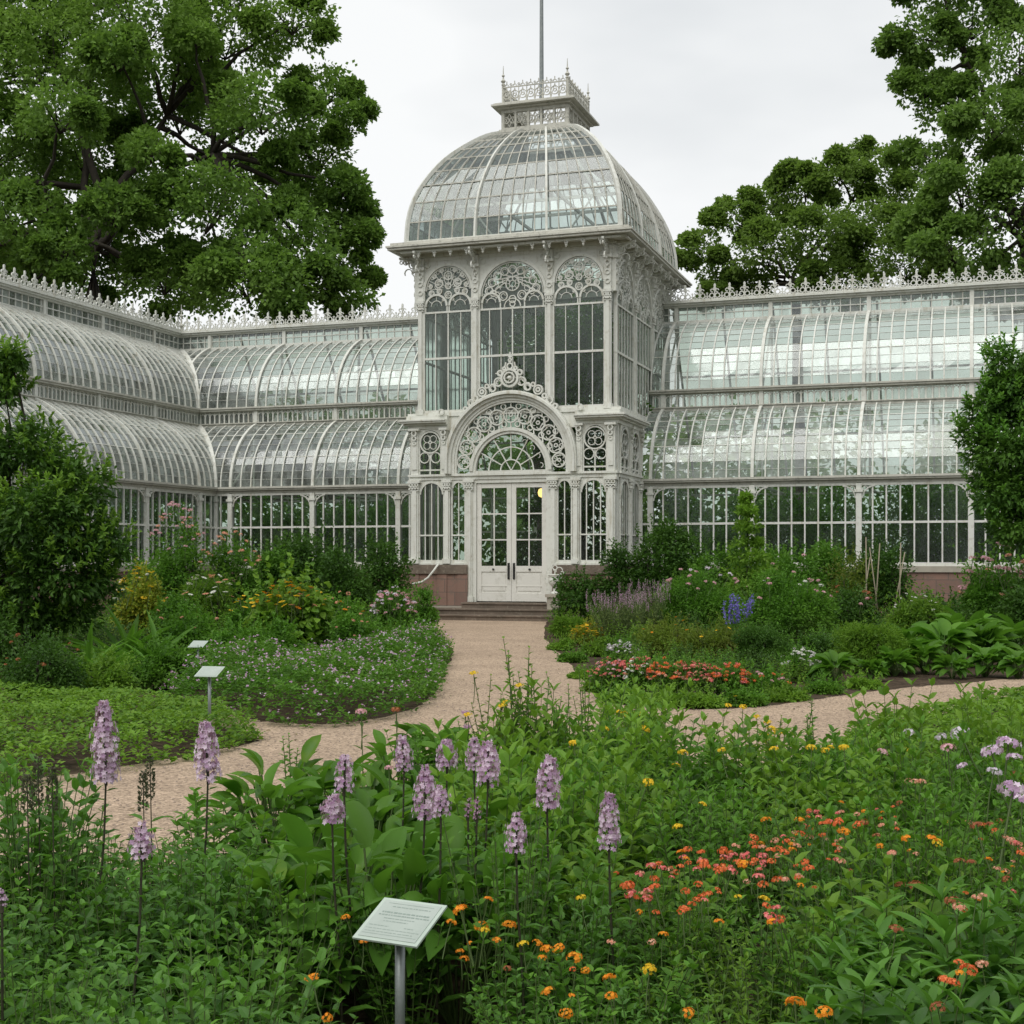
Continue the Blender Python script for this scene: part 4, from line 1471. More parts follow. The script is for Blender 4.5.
def tree(name, px, Y, lobes, leafL, mat, label, trunk_r, dens=2.5, fork=.42, group=None, zs=.8, crown_cl=.26):
    X = gx(px, Y)
    root = empty(name, (X, Y, 0))
    tag(root, label, 'tree', group)
    L = Leaves()
    C = []
    lobes = list(lobes)
    for (lx, ly, lr, dy) in list(lobes):          # smaller boughs round every large one
        for _ in range(3 if lr > 25 else 1):
            a = rng.uniform(0, 2*math.pi); e = rng.uniform(.70, .98)
            lobes.append((lx + lr*e*math.cos(a)*.95, ly + lr*e*math.sin(a)*.8, lr * rng.uniform(.22, .42), dy - rng.uniform(-1, 1.5)))
    for (lx, ly, lr, dy) in lobes:
        Yl = Y + dy
        r = lr / F * Y
        c = Vector((gx(lx, Yl) - X, dy, gz(ly, Yl)))
        C.append((c, r))
        fill_lobe(L, c, (r, r * 1.05, r * zs), leafL, leafL * .72, dens * (1.0 if r > 1 else .7), crown_cl * rng.uniform(.55, 1.0))
    link_mesh('crown', L.mesh('crown', [mat]), root)
    C = [q for q in C if q[1] > .9]
    zmin = min(c.z for c, r in C); zmax = max(c.z for c, r in C)
    fk = zmin + (zmax - zmin) * fork * .4
    fk = max(fk, zmax * .3)
    tr = MB()
    tp = limb((0, 0, -.1), (random.uniform(-.5, .5), 0, fk), 0, 6, trunk_r * .25)
    tr.tube(tp, trunk_r * 1.15, 10, trunk_r * .8)
    top = tp[-1]
    # main limbs, secondaries towards every lobe
    mains = []
    k = min(6, len(C))
    idx = sorted(range(len(C)), key=lambda i: -C[i][0].z)
    for a in range(k):
        c, r = C[idx[int(a * len(C) / k)]]
        e = top.lerp(c, .72)
        pts = limb(top - Vector((0, 0, .4)), e, (c - top).length * .05, 10, trunk_r * .7)
        tr.tube(pts, trunk_r * .42, 8, trunk_r * .18)
        mains.append(pts)
    for c, r in C:
        best = min(((p - c).length, tuple(p)) for pts in mains for p in pts[2:])
        p0 = Vector(best[1])
        if (c - p0).length > .3:
            tr.tube(limb(p0, c, .2, 5, trunk_r * .4), trunk_r * .26, 6, trunk_r * .07)
        for _ in range(5):
            d = Vector(rdir(1)[0]); d.z = abs(d.z) * .7
            tr.tube(limb(c - Vector((0, 0, r*.3)), c + d * r * .8, .1, 3, .1), trunk_r * .09, 5, trunk_r * .02)
    tr.build('trunk', M['bark'], root, True)
    return root

tree('maple_tree', 92, 56, [(55, 70, 78, 0), (-40, 40, 85, 2), (140, 30, 72, -2), (225, 40, 66, 1), (292, 22, 44, 0), (325, 95, 38, 1), (262, 118, 52, -3), (180, 118, 60, 4), (85, 158, 58, 4),
      (-10, 150, 72, 1), (20, 225, 52, -5), (-70, 240, 80, 0), (130, 215, 46, 5), (205, 215, 58, -5), (285, 245, 55, -3), (338, 225, 36, 0), (352, 275, 28, 1), (250, 285, 55, -6), (165, 280, 45, -4), (318, 160, 38, 2),
      (345, 120, 22, 0), (40, -50, 90, 2), (170, -60, 90, 1), (-90, -60, 100, 2), (285, -45, 50, 2), (310, 290, 35, -3), (20, 290, 30, 6), (60, 120, 40, -6), (345, 190, 26, -1), (300, 190, 30, 4), (110, 90, 40, 7), (230, 180, 40, 6), (40, 170, 60, 8), (100, 250, 35, 8), (160, 190, 40, 8), (115, 215, 34, -6), (150, 155, 26, -6), (60, 255, 30, -6), (120, 60, 34, -5), (40, 275, 45, 9), (-20, 290, 50, 8), (125, 275, 40, 8), (190, 300, 40, 6), (75, 300, 40, 11), (350, 300, 26, -1), (5, 260, 40, 7), (220, 100, 45, 7), (362, 235, 20, -1), (368, 110, 12, 0)],
     .20, G['maple'], 'huge spreading dark green maple whose crown rises behind the left range of the glasshouse', .46, 1.5)
tree('ash_tree', 805, 64, [(700, 248, 24, 0), (733, 222, 28, 0), (768, 208, 32, 1), (806, 188, 32, 0), (840, 178, 30, -1), (873, 172, 32, 0), (718, 275, 24, 1), (768, 255, 38, -2), (822, 240, 42, -3),
      (872, 232, 42, -2), (906, 205, 38, 0), (687, 262, 13, 0), (905, 265, 45, -4), (838, 285, 38, -3), (690, 240, 8, 0), (712, 218, 12, 0), (750, 198, 13, 0), (790, 172, 14, 0), (862, 150, 14, 0), (745, 290, 26, 0), (715, 300, 20, 0)],
     .19, G['ash'], 'lower round-headed green tree behind the right range, nearest the dome', .28, 1.45)
tree('oak_tree', 1030, 50, [(893, 42, 17, 0), (925, 40, 36, 0), (972, 25, 50, 1), (1020, 60, 55, -1), (925, 92, 26, 0), (905, 82, 16, 0), (950, 108, 34, 0), (992, 128, 44, -2), (1045, 140, 55, 0), (905, 155, 20, 1), (935, 165, 28, 0), (962, 195, 42, -2),
      (1012, 215, 52, -3), (940, -18, 45, 0), (1010, -45, 62, 0), (955, 250, 42, -3), (1028, 285, 50, -2), (1090, 200, 60, 0), (1100, 60, 70, 0), (920, 225, 26, 0), (985, 285, 36, 0), (1080, -60, 60, 0)],
     .18, G['maple2'], 'tall open-crowned dark tree at the far right edge, leaning in over the right range', .36, .95)
tree('linden_tree', 545, 58, [(480, 330, 34, 0), (520, 300, 36, 0), (570, 305, 38, 0), (615, 325, 34, 0), (500, 375, 40, -1), (550, 360, 44, -1), (605, 378, 40, -1), (640, 360, 22, 0), (455, 370, 26, 0)], .26, G['maple'], 'dark tree seen through the tall windows of the entrance tower', .25, 2.2)

# distant wood that closes the horizon
L = Leaves()
for i in range(46):
    Yw = rng.uniform(78, 96)
    Xw = -75 + 150 * i / 45 + rng.uniform(-2, 2)
    h = rng.uniform(9.5, 13.0)
    for z in (.28, .66):
        fill_lobe(L, (Xw, Yw, h * z), (3.6, 3.0, h * .34), .55, .42, .34, .30, lo=-.5)
tag(link_mesh('distant_wood', L.mesh('distant_wood', [G['maple2']])), 'low band of green woodland far behind the glasshouse', 'woodland', kind='stuff')

L = Leaves()
for i in range(44):                          # the wood across the lawn that the glass reflects
    Xw = -80 + 160 * i / 43 + rng.uniform(-2, 2); Yw = rng.uniform(-56, -44)
    h = rng.uniform(15, 22)
    for z in (.22, .5, .78):
        fill_lobe(L, (Xw, Yw, h * z), (3.6, 3.0, h * .25), .60, .45, .40, .30, lo=-.5)
tag(link_mesh('facing_wood', L.mesh('facing_wood', [G['ash']])), 'belt of trees across the garden, mirrored dark green in the glass', 'woodland', kind='stuff')

# ------------------------------------------------------------------ plants under glass
def hp(u, v, z=0): return Hm @ Vector((u, v, z))
L = Leaves()
for a, b, v0_, v1_ in ((-9.6, -3.4, 3.6, 6.6), (3.6, 19.0, 3.6, 6.6)):
    u = a
    while u < b:
        for v in (v0_ + .4, v0_ + 2.0):
            p = hp(u + rng.uniform(-.5, .5), v + rng.uniform(-.3, .3), rng.uniform(1.6, 2.4))
            fill_lobe(L, p, (1.1, 1.1, rng.uniform(1.3, 1.9)), .15, .085, 1.35, .30, T4, lo=-1, inner=.3)
        u += 1.55
v = -13.5
while v < 4:
    for u in (-12.3, -14.0):
        p = hp(u + rng.uniform(-.3, .3), v, rng.uniform(1.6, 2.4))
        fill_lobe(L, p, (1.1, 1.1, rng.uniform(1.3, 1.9)), .15, .085, 1.35, .30, T4, lo=-1, inner=.3)
    v += 1.6
tag(link_mesh('indoor_planting', L.mesh('indoor_planting', [G['indoor']])), 'dense leafy planting seen through the glass of both ranges', 'planting', kind='stuff')
def indoor_tree(u, v, lobes, label):
    p = hp(u, v)
    root = empty('indoor_tree', tuple(p)); tag(root, label, 'tree')
    L = Leaves()
    for (a, b, z, r, rz) in lobes: fill_lobe(L, (a, b, z), (r, r, rz), .18, .10, 1.6, .32, T4, lo=-1)
    link_mesh('crown', L.mesh('crown', [G['indoor']]), root)
    t = MB(); t.tube(limb((0, 0, 0), (0, 0, 7.6), 0, 6, .05), .12, 8, .06); t.build('trunk', M['bark'], root, True)
indoor_tree(.9, 3.9, [(-.2, .2, 6.2, 1.5, 1.1), (.5, -.2, 7.2, 1.2, .9), (-.9, .3, 7.0, .9, .8), (0, 0, 4.6, 1.3, .9), (-.5, 0, 3.1, 1.4, .9), (1.0, .3, 1.6, 1.1, 1.0), (-1.8, .2, 1.4, 1.1, 1.1), (-.5, .6, 1.2, 1.2, .9), (-.7, .2, 5.6, 1.1, 1.0), (.9, .3, 8.0, 1.0, .9), (-.9, -.3, 8.1, .9, .8), (1.1, 0, 6.1, 1.0, 1.0), (0, .5, 8.8, .8, .6), (0, -.5, 7.9, .9, .8)],
            'tall dark green indoor tree seen through the tall windows of the entrance tower')

# hall floor
fl = MB(); fl.frame((0, 0, 0), (1, 0, 0), (0, 1, 0)); fl.box(-2.7, 2.7, .2, 6.5, .1, .44)
fl.build('hall_floor', M['steps'], HOUSE)

# ------------------------------------------------------------------ shrub and flower builders
def floret_t(n=5):
    v = [(0, 0, 0)]; f = []
    for k in range(n):
        a = 2*math.pi*k/n; b = 2*math.pi*(k+.5)/n; c = 2*math.pi*(k-.5)/n
        i = len(v)
        v += [(math.cos(c)*.55, math.sin(c)*.55, .12), (math.cos(a), math.sin(a), .18), (math.cos(b)*.55, math.sin(b)*.55, .12)]
        f.append((0, i, i+1, i+2))
    return np.array(v), f
# floret template lies in the (x,y) plane = (D,S): its face normal is N, size L for x, W for y
FT = floret_t(5)
def umbel(r, n, stem=.25, mat='lilac', flat=.55, fr=.3):
    L = Leaves()
    d = rdir(n * 3); d = d[d[:, 2] > -.15][:n]
    P = d * np.array([r, r, r * flat]) * rng.uniform(.8, 1.0, len(d))[:, None]
    D = norm(np.cross(d, rdir(len(d))))
    L.add(P, D, d, r * fr, r * fr, FT, 0)
    L.tube([(0, 0, r*.2), (.005, 0, -stem*.3), (0, .004, -stem*.6)], .0018, .0022, 4, 1)
    return L.mesh('flower', [PM[mat], M['stem']])
def daisy(r, mat='yellow', stem=.2):
    L = Leaves()
    n = 11
    a = np.arange(n) * 2 * math.pi / n
    D = np.stack([np.cos(a), np.sin(a), np.full(n, .12)], 1)
    L.add(D * r * .15, D, np.tile([0, 0, 1.0], (n, 1)), r * .85, r * .42, T4, 0)
    L.add(D[::2] * r * .05, D[::2] + np.array([0, 0, 1.2]), D[::2], r * .35, r * .3, T4, 0)
    L.tube([(0, 0, 0), (0, .004, -stem*.5), (0, 0, -stem)], .003, .003, 4, 1)
    return L.mesh('flower', [PM[mat], M['stem']])
FM = {}
for k in ('coral', 'pinkred', 'orange', 'yellow', 'rust', 'salmon', 'palelilac', 'pink', 'white', 'lilac', 'mauve', 'blue'):
    FM['u' + k] = [umbel(.021, 26, .22, k) for _ in range(2)]
for k in ('yellow', 'orange', 'white', 'pink', 'salmon'):
    FM['d' + k] = [daisy(.03, k)]

LABEL_USED = set()
def shrub(name, px, ytop, Y, wpx, mat='mid', label='', cat='shrub', leaf=.075, asp=.62, dens=.8, depth=None, cl=.30, blooms=None, tmpl=T4, group=None, stems=5, xoff=0, hfull=False, zlow=0.0):
    """rounded leafy shrub standing at distance Y; ytop = pixel row of its top, wpx = width in pixels"""
    X = gx(px, Y); H = gz(ytop, Y) * 1.06; rx = wpx / F * Y / 2; ry = depth or rx
    root = empty(name, (X, Y, 0), 0)
    tag(root, label, cat, group)
    L = Leaves()
    rz = min(H * .56, max(rx * 1.25, H * .5))
    # several overlapping lobes give an uneven outline
    n = 4 + int(rx * 2)
    dens *= 2.7
    fill_lobe(L, (0, 0, max(H - rz, rz * .55)), (rx * .80, ry * .8, rz * .93), leaf, leaf * asp, dens * .7, cl, tmpl)
    if H - rz > rz * .6:
        fill_lobe(L, (0, 0, H * .36), (rx * .92, ry * .9, H * .36), leaf, leaf * asp, dens * .7, cl, tmpl)
    for k in range(n):
        a = rng.uniform(0, 2 * math.pi)
        rr = rng.uniform(.3, .5)
        z = rng.uniform(.3, .95) * H - rz * rr * .5
        e = rng.uniform(.45, .68)
        zz = max(z, rz * rr * .8)
        fz_ = 1 - .55 * (zz / H) ** 2
        fill_lobe(L, (rx * e * fz_ * math.cos(a), ry * e * fz_ * math.sin(a), min(zz, H - rz * rr * .75)), (rx * rr, ry * rr, rz * rr), leaf, leaf * asp, dens * .6, cl * 1.3, tmpl)
    # loose shoots that break the outline
    ns = 26
    a = rng.uniform(0, 2*math.pi, ns); el = rng.uniform(.25, 1.45, ns)
    base = np.stack([rx*.85*np.cos(a)*np.cos(el), ry*.85*np.sin(a)*np.cos(el), H - rz + rz*.88*np.sin(el)], 1)
    d = norm(np.stack([np.cos(a)*np.cos(el), np.sin(a)*np.cos(el), np.sin(el) + .7], 1) + rng.normal(size=(ns, 3))*.2)
    for i in range(ns):
        ln_ = rng.uniform(1.6, 4.2) * leaf
        m = 9
        t = np.linspace(.1, 1, m)[:, None]
        P = base[i] + d[i] * t * ln_
        Dr = norm(rdir(m) + d[i] * .6)
        L.add(P, Dr, norm(d[i] + rdir(m)*.5), leaf * rng.uniform(.6, 1, m), leaf * asp * .8, tmpl, 0)
    fo = link_mesh('foliage', L.mesh('foliage', [G[mat]]), root)
    if stems:
        s = MB()
        for _ in range(stems):
            a = rng.uniform(0, 6.28)
            s.tube(limb((.05*math.cos(a), .05*math.sin(a), -.02), (rx*.5*math.cos(a), ry*.5*math.sin(a), H*.62), .05, 4, .04), .022 + .008*H, 6, .01)
        s.build('stem', M['bark'], root, True)
    if blooms:
        for (mesh_key, cnt, sc, zmin) in blooms:
            for _ in range(cnt):
                a = rng.uniform(math.pi * .95, 2.05 * math.pi); el = math.asin(min(.99, rng.uniform(math.sin(zmin) * .6, 1.0)))
                w_ = rng.uniform(.80, 1.02)
                p = (rx*.97*w_*math.cos(a)*math.cos(el), ry*.97*w_*math.sin(a)*math.cos(el), H - rz + rz*rng.uniform(.92, 1.10)*math.sin(el) + .02)
                sc_ = sc * .72 * rng.uniform(.7, 1.25)
                f = link_mesh('flower', random.choice(FM[mesh_key]), root, p, (rng.uniform(-.3, .5), rng.uniform(-.4, .4), rng.uniform(0, 6)), (sc_, sc_, sc_))
    return root

# --- big evergreen at the left edge, small tree at the right edge
def bush_tree(name, px, Y, lobes, leaf, mat, label, r, tips):
    X = gx(px, Y)
    root = empty(name, (X, Y, 0)); tag(root, label, 'tree')
    L = Leaves(); C = []
    for lx, ly, lr, dy in lobes:
        q = lr / F * Y
        c = Vector((gx(lx, Y + dy) - X, dy, gz(ly, Y + dy))); C.append((c, q))
        fill_lobe(L, c, (q, q, q * .85), leaf, leaf * .5, 2.0, .34, T8)
        ns = int(30 * lr / 30)                       # feathery shoots standing up from the lobe
        for _ in range(ns):
            d0 = rdir(1)[0]; d0[2] = abs(d0[2]) * .9
            d0 = norm(d0)
            b0_ = np.array(c) + d0 * q * np.array([.9, .9, .75])
            d1 = norm(d0 * .7 + np.array([0, 0, .7]) + rng.normal(size=3) * .2)
            m = 12; t = np.linspace(0, 1, m)[:, None]
            P = b0_ + d1 * t * leaf * rng.uniform(1.2, 3)
            L.add(P, norm(rdir(m) + d1 * .9), norm(d1 + rdir(m) * .5), leaf * .9, leaf * .4, T8, 1)
    link_mesh('crown', L.mesh('crown', [G[mat], G[tips]]), root)
    t = MB()
    for k in range(4):
        a = k * 1.57 + .5
        st = Vector((.12 * math.cos(a), .12 * math.sin(a), -.05))
        mid = Vector((.35 * math.cos(a), .35 * math.sin(a), 1.3))
        t.tube(limb(st, mid, 0, 4, .04), r, 7, r * .75)
        for c, q in C[k::4]:
            t.tube(limb(mid, c, .1, 5, .08), r * .6, 6, r * .15)
    t.build('trunk', M['bark'], root, True)
bush_tree('holly_tree', 22, 20, [(12, 362, 14, 0), (5, 392, 24, .1), (-25, 380, 40, .2), (25, 455, 42, 0), (72, 490, 40, -.2), (95, 545, 34, -.3), (60, 570, 48, -.5), (0, 540, 60, 0), (-60, 480, 70, .3), (20, 620, 45, -.4), (-50, 600, 70, 0), (72, 615, 28, 0), (40, 520, 45, -.7), (100, 585, 22, -.2)],
          .10, 'dark', 'big bushy dark evergreen with yellow-green tips at the left edge of the photo', .07, 'bright')
bush_tree('laurel_tree', 1045, 25, [(1008, 362, 20, 0), (1022, 400, 36, 0), (985, 410, 20, 0), (975, 435, 20, .1), (1010, 450, 40, -.2), (1045, 400, 50, .3), (1050, 480, 55, 0), (1005, 500, 32, -.2), (985, 480, 18, 0), (1030, 530, 40, -.2), (1075, 440, 60, .2), (1090, 530, 60, 0), (1000, 385, 16, 0)],
          .11, 'dark', 'glossy dark leafy small tree reaching in from the right edge of the photo', .06, 'mid')

# --- left bed
shrub('boxwood', 308, 530, 34.8, 116, 'dark', 'wide dark rounded shrub against the left range, below its windows', leaf=.10, dens=.8)
shrub('boxwood', 384, 538, 35.4, 62, 'dark', 'dark shrub filling the angle between left range and entrance tower', leaf=.10)
shrub('rose_bush', 178, 515, 29.5, 66, 'mid', 'tallest rose bush in the left bed, topped with pink blooms', 'rose bush', leaf=.075, dens=.6, blooms=[('upink', 26, 3.4, .5), ('usalmon', 8, 3.4, .2)])
shrub('rose_bush', 232, 540, 30.5, 70, 'mid', 'rose bush with salmon blooms just right of the tallest rose', 'rose bush', leaf=.075, dens=.6, blooms=[('usalmon', 18, 3.8, .6), ('uwhite', 7, 3.5, .2)])
shrub('lily_clump', 208, 578, 26, 66, 'bright', 'clump of white and pale pink lilies below the rose bushes', 'lilies', leaf=.10, asp=.3, blooms=[('dwhite', 22, 3.0, .3), ('dsalmon', 8, 3.0, .3)])
shrub('daylily_clump', 142, 575, 25.5, 56, 'yg', 'yellow-green flowering clump just right of the big evergreen', 'flowering shrub', leaf=.08, blooms=[('dyellow', 22, 3.2, .3), ('uwhite', 7, 3.0, .4)])
shrub('dahlia_bush', 292, 588, 22.5, 92, 'bright', 'broad-leaved bright green bush with yellow and orange flowers on top, centre of the left bed', 'flowering shrub', leaf=.15, asp=.75, dens=.9, tmpl=T8, blooms=[('dyellow', 34, 2.6, .8), ('dorange', 16, 2.4, .7), ('dsalmon', 6, 2.4, .4)])
shrub('perennial_clump', 250, 600, 24, 56, 'mid', 'mid green clump left of the broad-leaved yellow-flowered bush', 'shrub', leaf=.07, blooms=[('dyellow', 10, 2.6, .7)])
shrub('perennial_clump', 340, 598, 24, 60, 'mid', 'soft green clump between the yellow-flowered bush and the pink phlox', 'shrub', leaf=.06, blooms=[('usalmon', 8, 2.6, .7), ('dorange', 4, 2.4, .3)])
shrub('perennial_clump', 356, 618, 21.5, 62, 'mid', 'green clump above the right end of the mauve-flowered edging, left bed', 'shrub', leaf=.06, blooms=[('usalmon', 6, 2.0, .3)])
shrub('phlox_clump', 394, 592, 26.5, 50, 'mid', 'clump of pale pink phlox beside the plinth of the left porch', 'phlox', leaf=.07, blooms=[('upink', 34, 3.0, .35), ('upalelilac', 22, 3.0, .3)])
shrub('perennial_clump', 424, 590, 31, 30, 'mid', 'small green bush beside the bottom step on the left', 'shrub', leaf=.07)
shrub('perennial_clump', 424, 626, 23.5, 40, 'mid', 'low green bush at the path edge, left of the path, nearest the steps', 'shrub', leaf=.06, blooms=[('upink', 4, 2.6, .6)])
shrub('perennial_clump', 392, 630, 23, 50, 'mid', 'low green clump below the pink phlox', 'shrub', leaf=.06)
shrub('perennial_clump', 190, 612, 21.5, 78, 'mid', 'leafy mid green clump behind the two small plant labels', 'shrub', leaf=.07, blooms=[('usalmon', 3, 2.0, .4)])
shrub('perennial_clump', 235, 632, 19.8, 80, 'mid', 'dense green clump right of the far plant label', 'shrub', leaf=.07)
shrub('perennial_clump', 165, 648, 17.0, 80, 'mid', 'low green clump left of the nearer small plant label', 'shrub', leaf=.06)
shrub('spirea_bush', 42, 636, 15.2, 92, 'dark', 'low dark shrub with faded brown flower heads, left edge below the evergreen', 'shrub', leaf=.045, dens=.75, blooms=[('urust', 9, 1.6, .3)])
shrub('spirea_bush', -12, 610, 18, 70, 'dark', 'dark shrub cut by the left edge of the photo, below the evergreen', 'shrub', leaf=.06)
shrub('perennial_clump', 105, 660, 15.8, 70, 'bright', 'fresh green low clump above the bright ground cover on the left', 'shrub', leaf=.05)

# --- right bed
shrub('ivy_shrub', 580, 578, 34.6, 62, 'dark', 'low dark shrub right beside the steps, against the right porch plinth', leaf=.09)
shrub('ivy_shrub', 622, 548, 34.6, 58, 'dark', 'dark shrub at the right corner of the entrance tower', leaf=.09)
shrub('laurel_shrub', 660, 524, 34.5, 72, 'dark', 'tall dark spreading shrub under the wing windows, right of the tower', leaf=.10)
shrub('laurel_shrub', 712, 548, 34, 66, 'mid', 'green shrub just left of the slender young tree', leaf=.09)
shrub('laurel_shrub', 798, 548, 33.2, 74, 'mid', 'green shrub just right of the slender young tree', leaf=.09, blooms=[('upink', 3, 4, .5)])
shrub('laurel_shrub', 850, 556, 32.6, 60, 'olive', 'thin olive shrub behind the canes, against the right range', leaf=.08, dens=.45)
shrub('laurel_shrub', 893, 545, 32.4, 50, 'dark', 'dark twiggy shrub just right of the canes', leaf=.08, dens=.6)
shrub('laurel_shrub', 690, 536, 34.6, 60, 'dark', 'dark shrub tucked behind the green one left of the young tree', leaf=.09)
shrub('laurel_shrub', 738, 552, 33.6, 50, 'dark', 'dark shrub at the foot of the slender young tree', leaf=.09)
shrub('laurel_shrub', 772, 553, 34.2, 54, 'mid', 'green shrub against the plinth directly right of the young tree', leaf=.09)
shrub('laurel_shrub', 828, 546, 33.8, 56, 'mid', 'green shrub against the right range, left of the olive one', leaf=.09)
shrub('laurel_shrub', 872, 550, 33.4, 52, 'dark', 'dark shrub behind the garden canes', leaf=.09)
shrub('laurel_shrub', 266, 556, 32, 60, 'mid', 'green shrub between the salmon roses and the wide dark rounded shrub', leaf=.09)
shrub('laurel_shrub', 345, 556, 33, 70, 'dark', 'dark shrub in front of the wide rounded one, left of the tower', leaf=.09)
shrub('laurel_shrub', 140, 560, 30, 60, 'mid', 'green shrub left of the tallest rose bush, below the range windows', leaf=.09)
shrub('perennial_clump', 305, 606, 24.5, 70, 'mid', 'green clump right behind the broad-leaved yellow-flowered bush', 'shrub', leaf=.07)
shrub('perennial_clump', 175, 600, 23.5, 60, 'mid', 'green clump below the yellow-green flowering clump', 'shrub', leaf=.07, blooms=[('usalmon', 5, 2.4, .5)])
shrub('perennial_clump', 275, 626, 20.6, 60, 'mid', 'green clump in front of the broad-leaved yellow-flowered bush, on its left', 'shrub', leaf=.07)
shrub('aster_mound', 700, 572, 27, 110, 'mid', 'large fresh green mound left of centre in the right bed, pink blooms above it', 'shrub', leaf=.07, asp=.4, dens=.85, blooms=[('upink', 12, 3.2, .9), ('upalelilac', 6, 3, .9)])
shrub('aster_mound', 786, 576, 25.5, 112, 'mid', 'large green mound in the middle of the right bed, dotted with pale pink flowers', 'shrub', leaf=.075, asp=.45, dens=.85, blooms=[('upink', 10, 3.0, .7), ('uwhite', 4, 3, .5)])
shrub('aster_mound', 848, 588, 27, 64, 'dark', 'darker clump with a few red flowers behind the bright fine-leaved mound', 'shrub', leaf=.075, blooms=[('urust', 8, 3, .5), ('upink', 4, 3, .4)])
shrub('rose_bush', 995, 552, 27.5, 84, 'mid', 'rose bush with large pink blooms at the right edge below the small tree', 'rose bush', leaf=.09, blooms=[('upink', 14, 5.0, .2), ('usalmon', 6, 4.0, .1)])
shrub('rose_bush', 1035, 575, 24.5, 90, 'dark', 'flowerless dark bush cut by the right edge of the photo, below the pink roses', 'shrub', leaf=.08)
shrub('shade_shrub', 945, 600, 26, 70, 'dark', 'dark low shrub between the pale-tipped plants and the pink rose bush', 'shrub', leaf=.08)
shrub('sedum_clump', 918, 598, 24.5, 74, 'bright', 'bright clump with pale flower tips behind the large hosta', 'shrub', leaf=.09, asp=.4, blooms=[('uwhite', 16, 1.8, .9)])
shrub('astilbe_clump', 568, 616, 28.5, 44, 'bright', 'small bright grassy mound at the left end of the right bed, by the steps', 'shrub', leaf=.07, asp=.3)
shrub('coreopsis_clump', 590, 626, 25.5, 42, 'yg', 'small mound of yellow flowers between grassy mound and lavender', 'flowering plant', leaf=.05, asp=.4, blooms=[('dyellow', 40, 1.7, .15), ('dorange', 12, 1.6, .1)])
shrub('perennial_clump', 600, 640, 23.0, 44, 'bright', 'low bright clump at the path edge below the yellow flowers', 'shrub', leaf=.05)
shrub('perennial_clump', 668, 622, 22.5, 80, 'olive', 'olive green clump with orange flecks, right of the lavender', 'shrub', leaf=.06, asp=.4, blooms=[('dorange', 7, 1.6, .4)])
shrub('perennial_clump', 715, 628, 21.5, 70, 'olive', 'olive green clump left of the dark round cushion', 'shrub', leaf=.06, asp=.4, blooms=[('dyellow', 5, 1.5, .4)])
shrub('cushion_shrub', 765, 628, 20.3, 66, 'dark', 'tight dark round cushion of fine leaves below the blue flowers', 'shrub', leaf=.04, asp=.35, dens=.9)
shrub('white_flower_clump', 622, 644, 21.5, 38, 'mid', 'small clump of white flowers below the lavender', 'flowering plant', leaf=.05, blooms=[('upalelilac', 28, 1.9, .2), ('uwhite', 16, 1.9, .2)])
shrub('white_flower_clump', 800, 652, 18.3, 46, 'mid', 'clump of white and pale lilac flowers right of the coral bedding', 'flowering plant', leaf=.045, blooms=[('uwhite', 30, 1.7, .15), ('upalelilac', 14, 1.7, .15)])
shrub('fine_mound', 874, 628, 19.6, 88, 'bright', 'bright fine-leaved mound near the path in the right bed', 'shrub', leaf=.07, asp=.28, dens=.95)
shrub('perennial_clump', 820, 640, 21, 50, 'dark', 'dark leafy clump between white flowers and the bright fine-leaved mound', 'shrub', leaf=.06)
bed = [(612, 664, 17.6, 44, 'upinkred', 'upink', 'pink bedding plants at the left end of the coral band'), (640, 663, 17.5, 46, 'upinkred', 'uwhite', 'pink and white bedding plants, second from the left in the coral band'),
       (668, 664, 17.3, 44, 'ucoral', 'usalmon', 'coral red bedding plants in the middle of the coral band'), (695, 666, 17.2, 40, 'upinkred', 'usalmon', 'rose pink bedding plants right of the coral red ones'),
       (728, 668, 17.1, 44, 'ucoral', 'upinkred', 'deep red bedding plants set apart right of the pink ones'), (765, 674, 17.0, 44, 'upink', 'ucoral', 'sparse pink and red bedding plants at the right end of the band')]
for px, yt, Y, w, f1, f2, lb in bed:
    shrub('begonia_clump', px, yt - 1, Y - .9, w * 1.15, 'mid', lb, 'bedding plants', leaf=.045, stems=0, blooms=[(f1, 34 if px < 750 else 10, 1.9, .02), (f2, 20 if px < 750 else 6, 1.9, .02)], group='bedding plants in a band along the path')
for k, (px, yt, Y, w) in enumerate([(622, 692, 15.45, 52), (662, 694, 15.1, 52), (704, 695, 15.0, 50), (745, 693, 15.15, 52), (786, 689, 15.7, 50), (600, 682, 16.8, 40), (824, 683, 16.6, 44), (862, 680, 17.2, 40), (585, 672, 18.6, 34), (572, 654, 21.6, 32), (562, 640, 24.5, 30)]):
    shrub('edging_plant', px, yt, Y, w, ('mid', 'yg', 'bright')[k % 3] if k % 3 != 1 else 'bright', 'low green edging plant at the rim of the right bed, along the gravel', 'edging plant', leaf=.04, stems=0, group='low edging plants along the right bed', blooms=[('dyellow', 2, 1.1, .4)] if k == 3 else None)

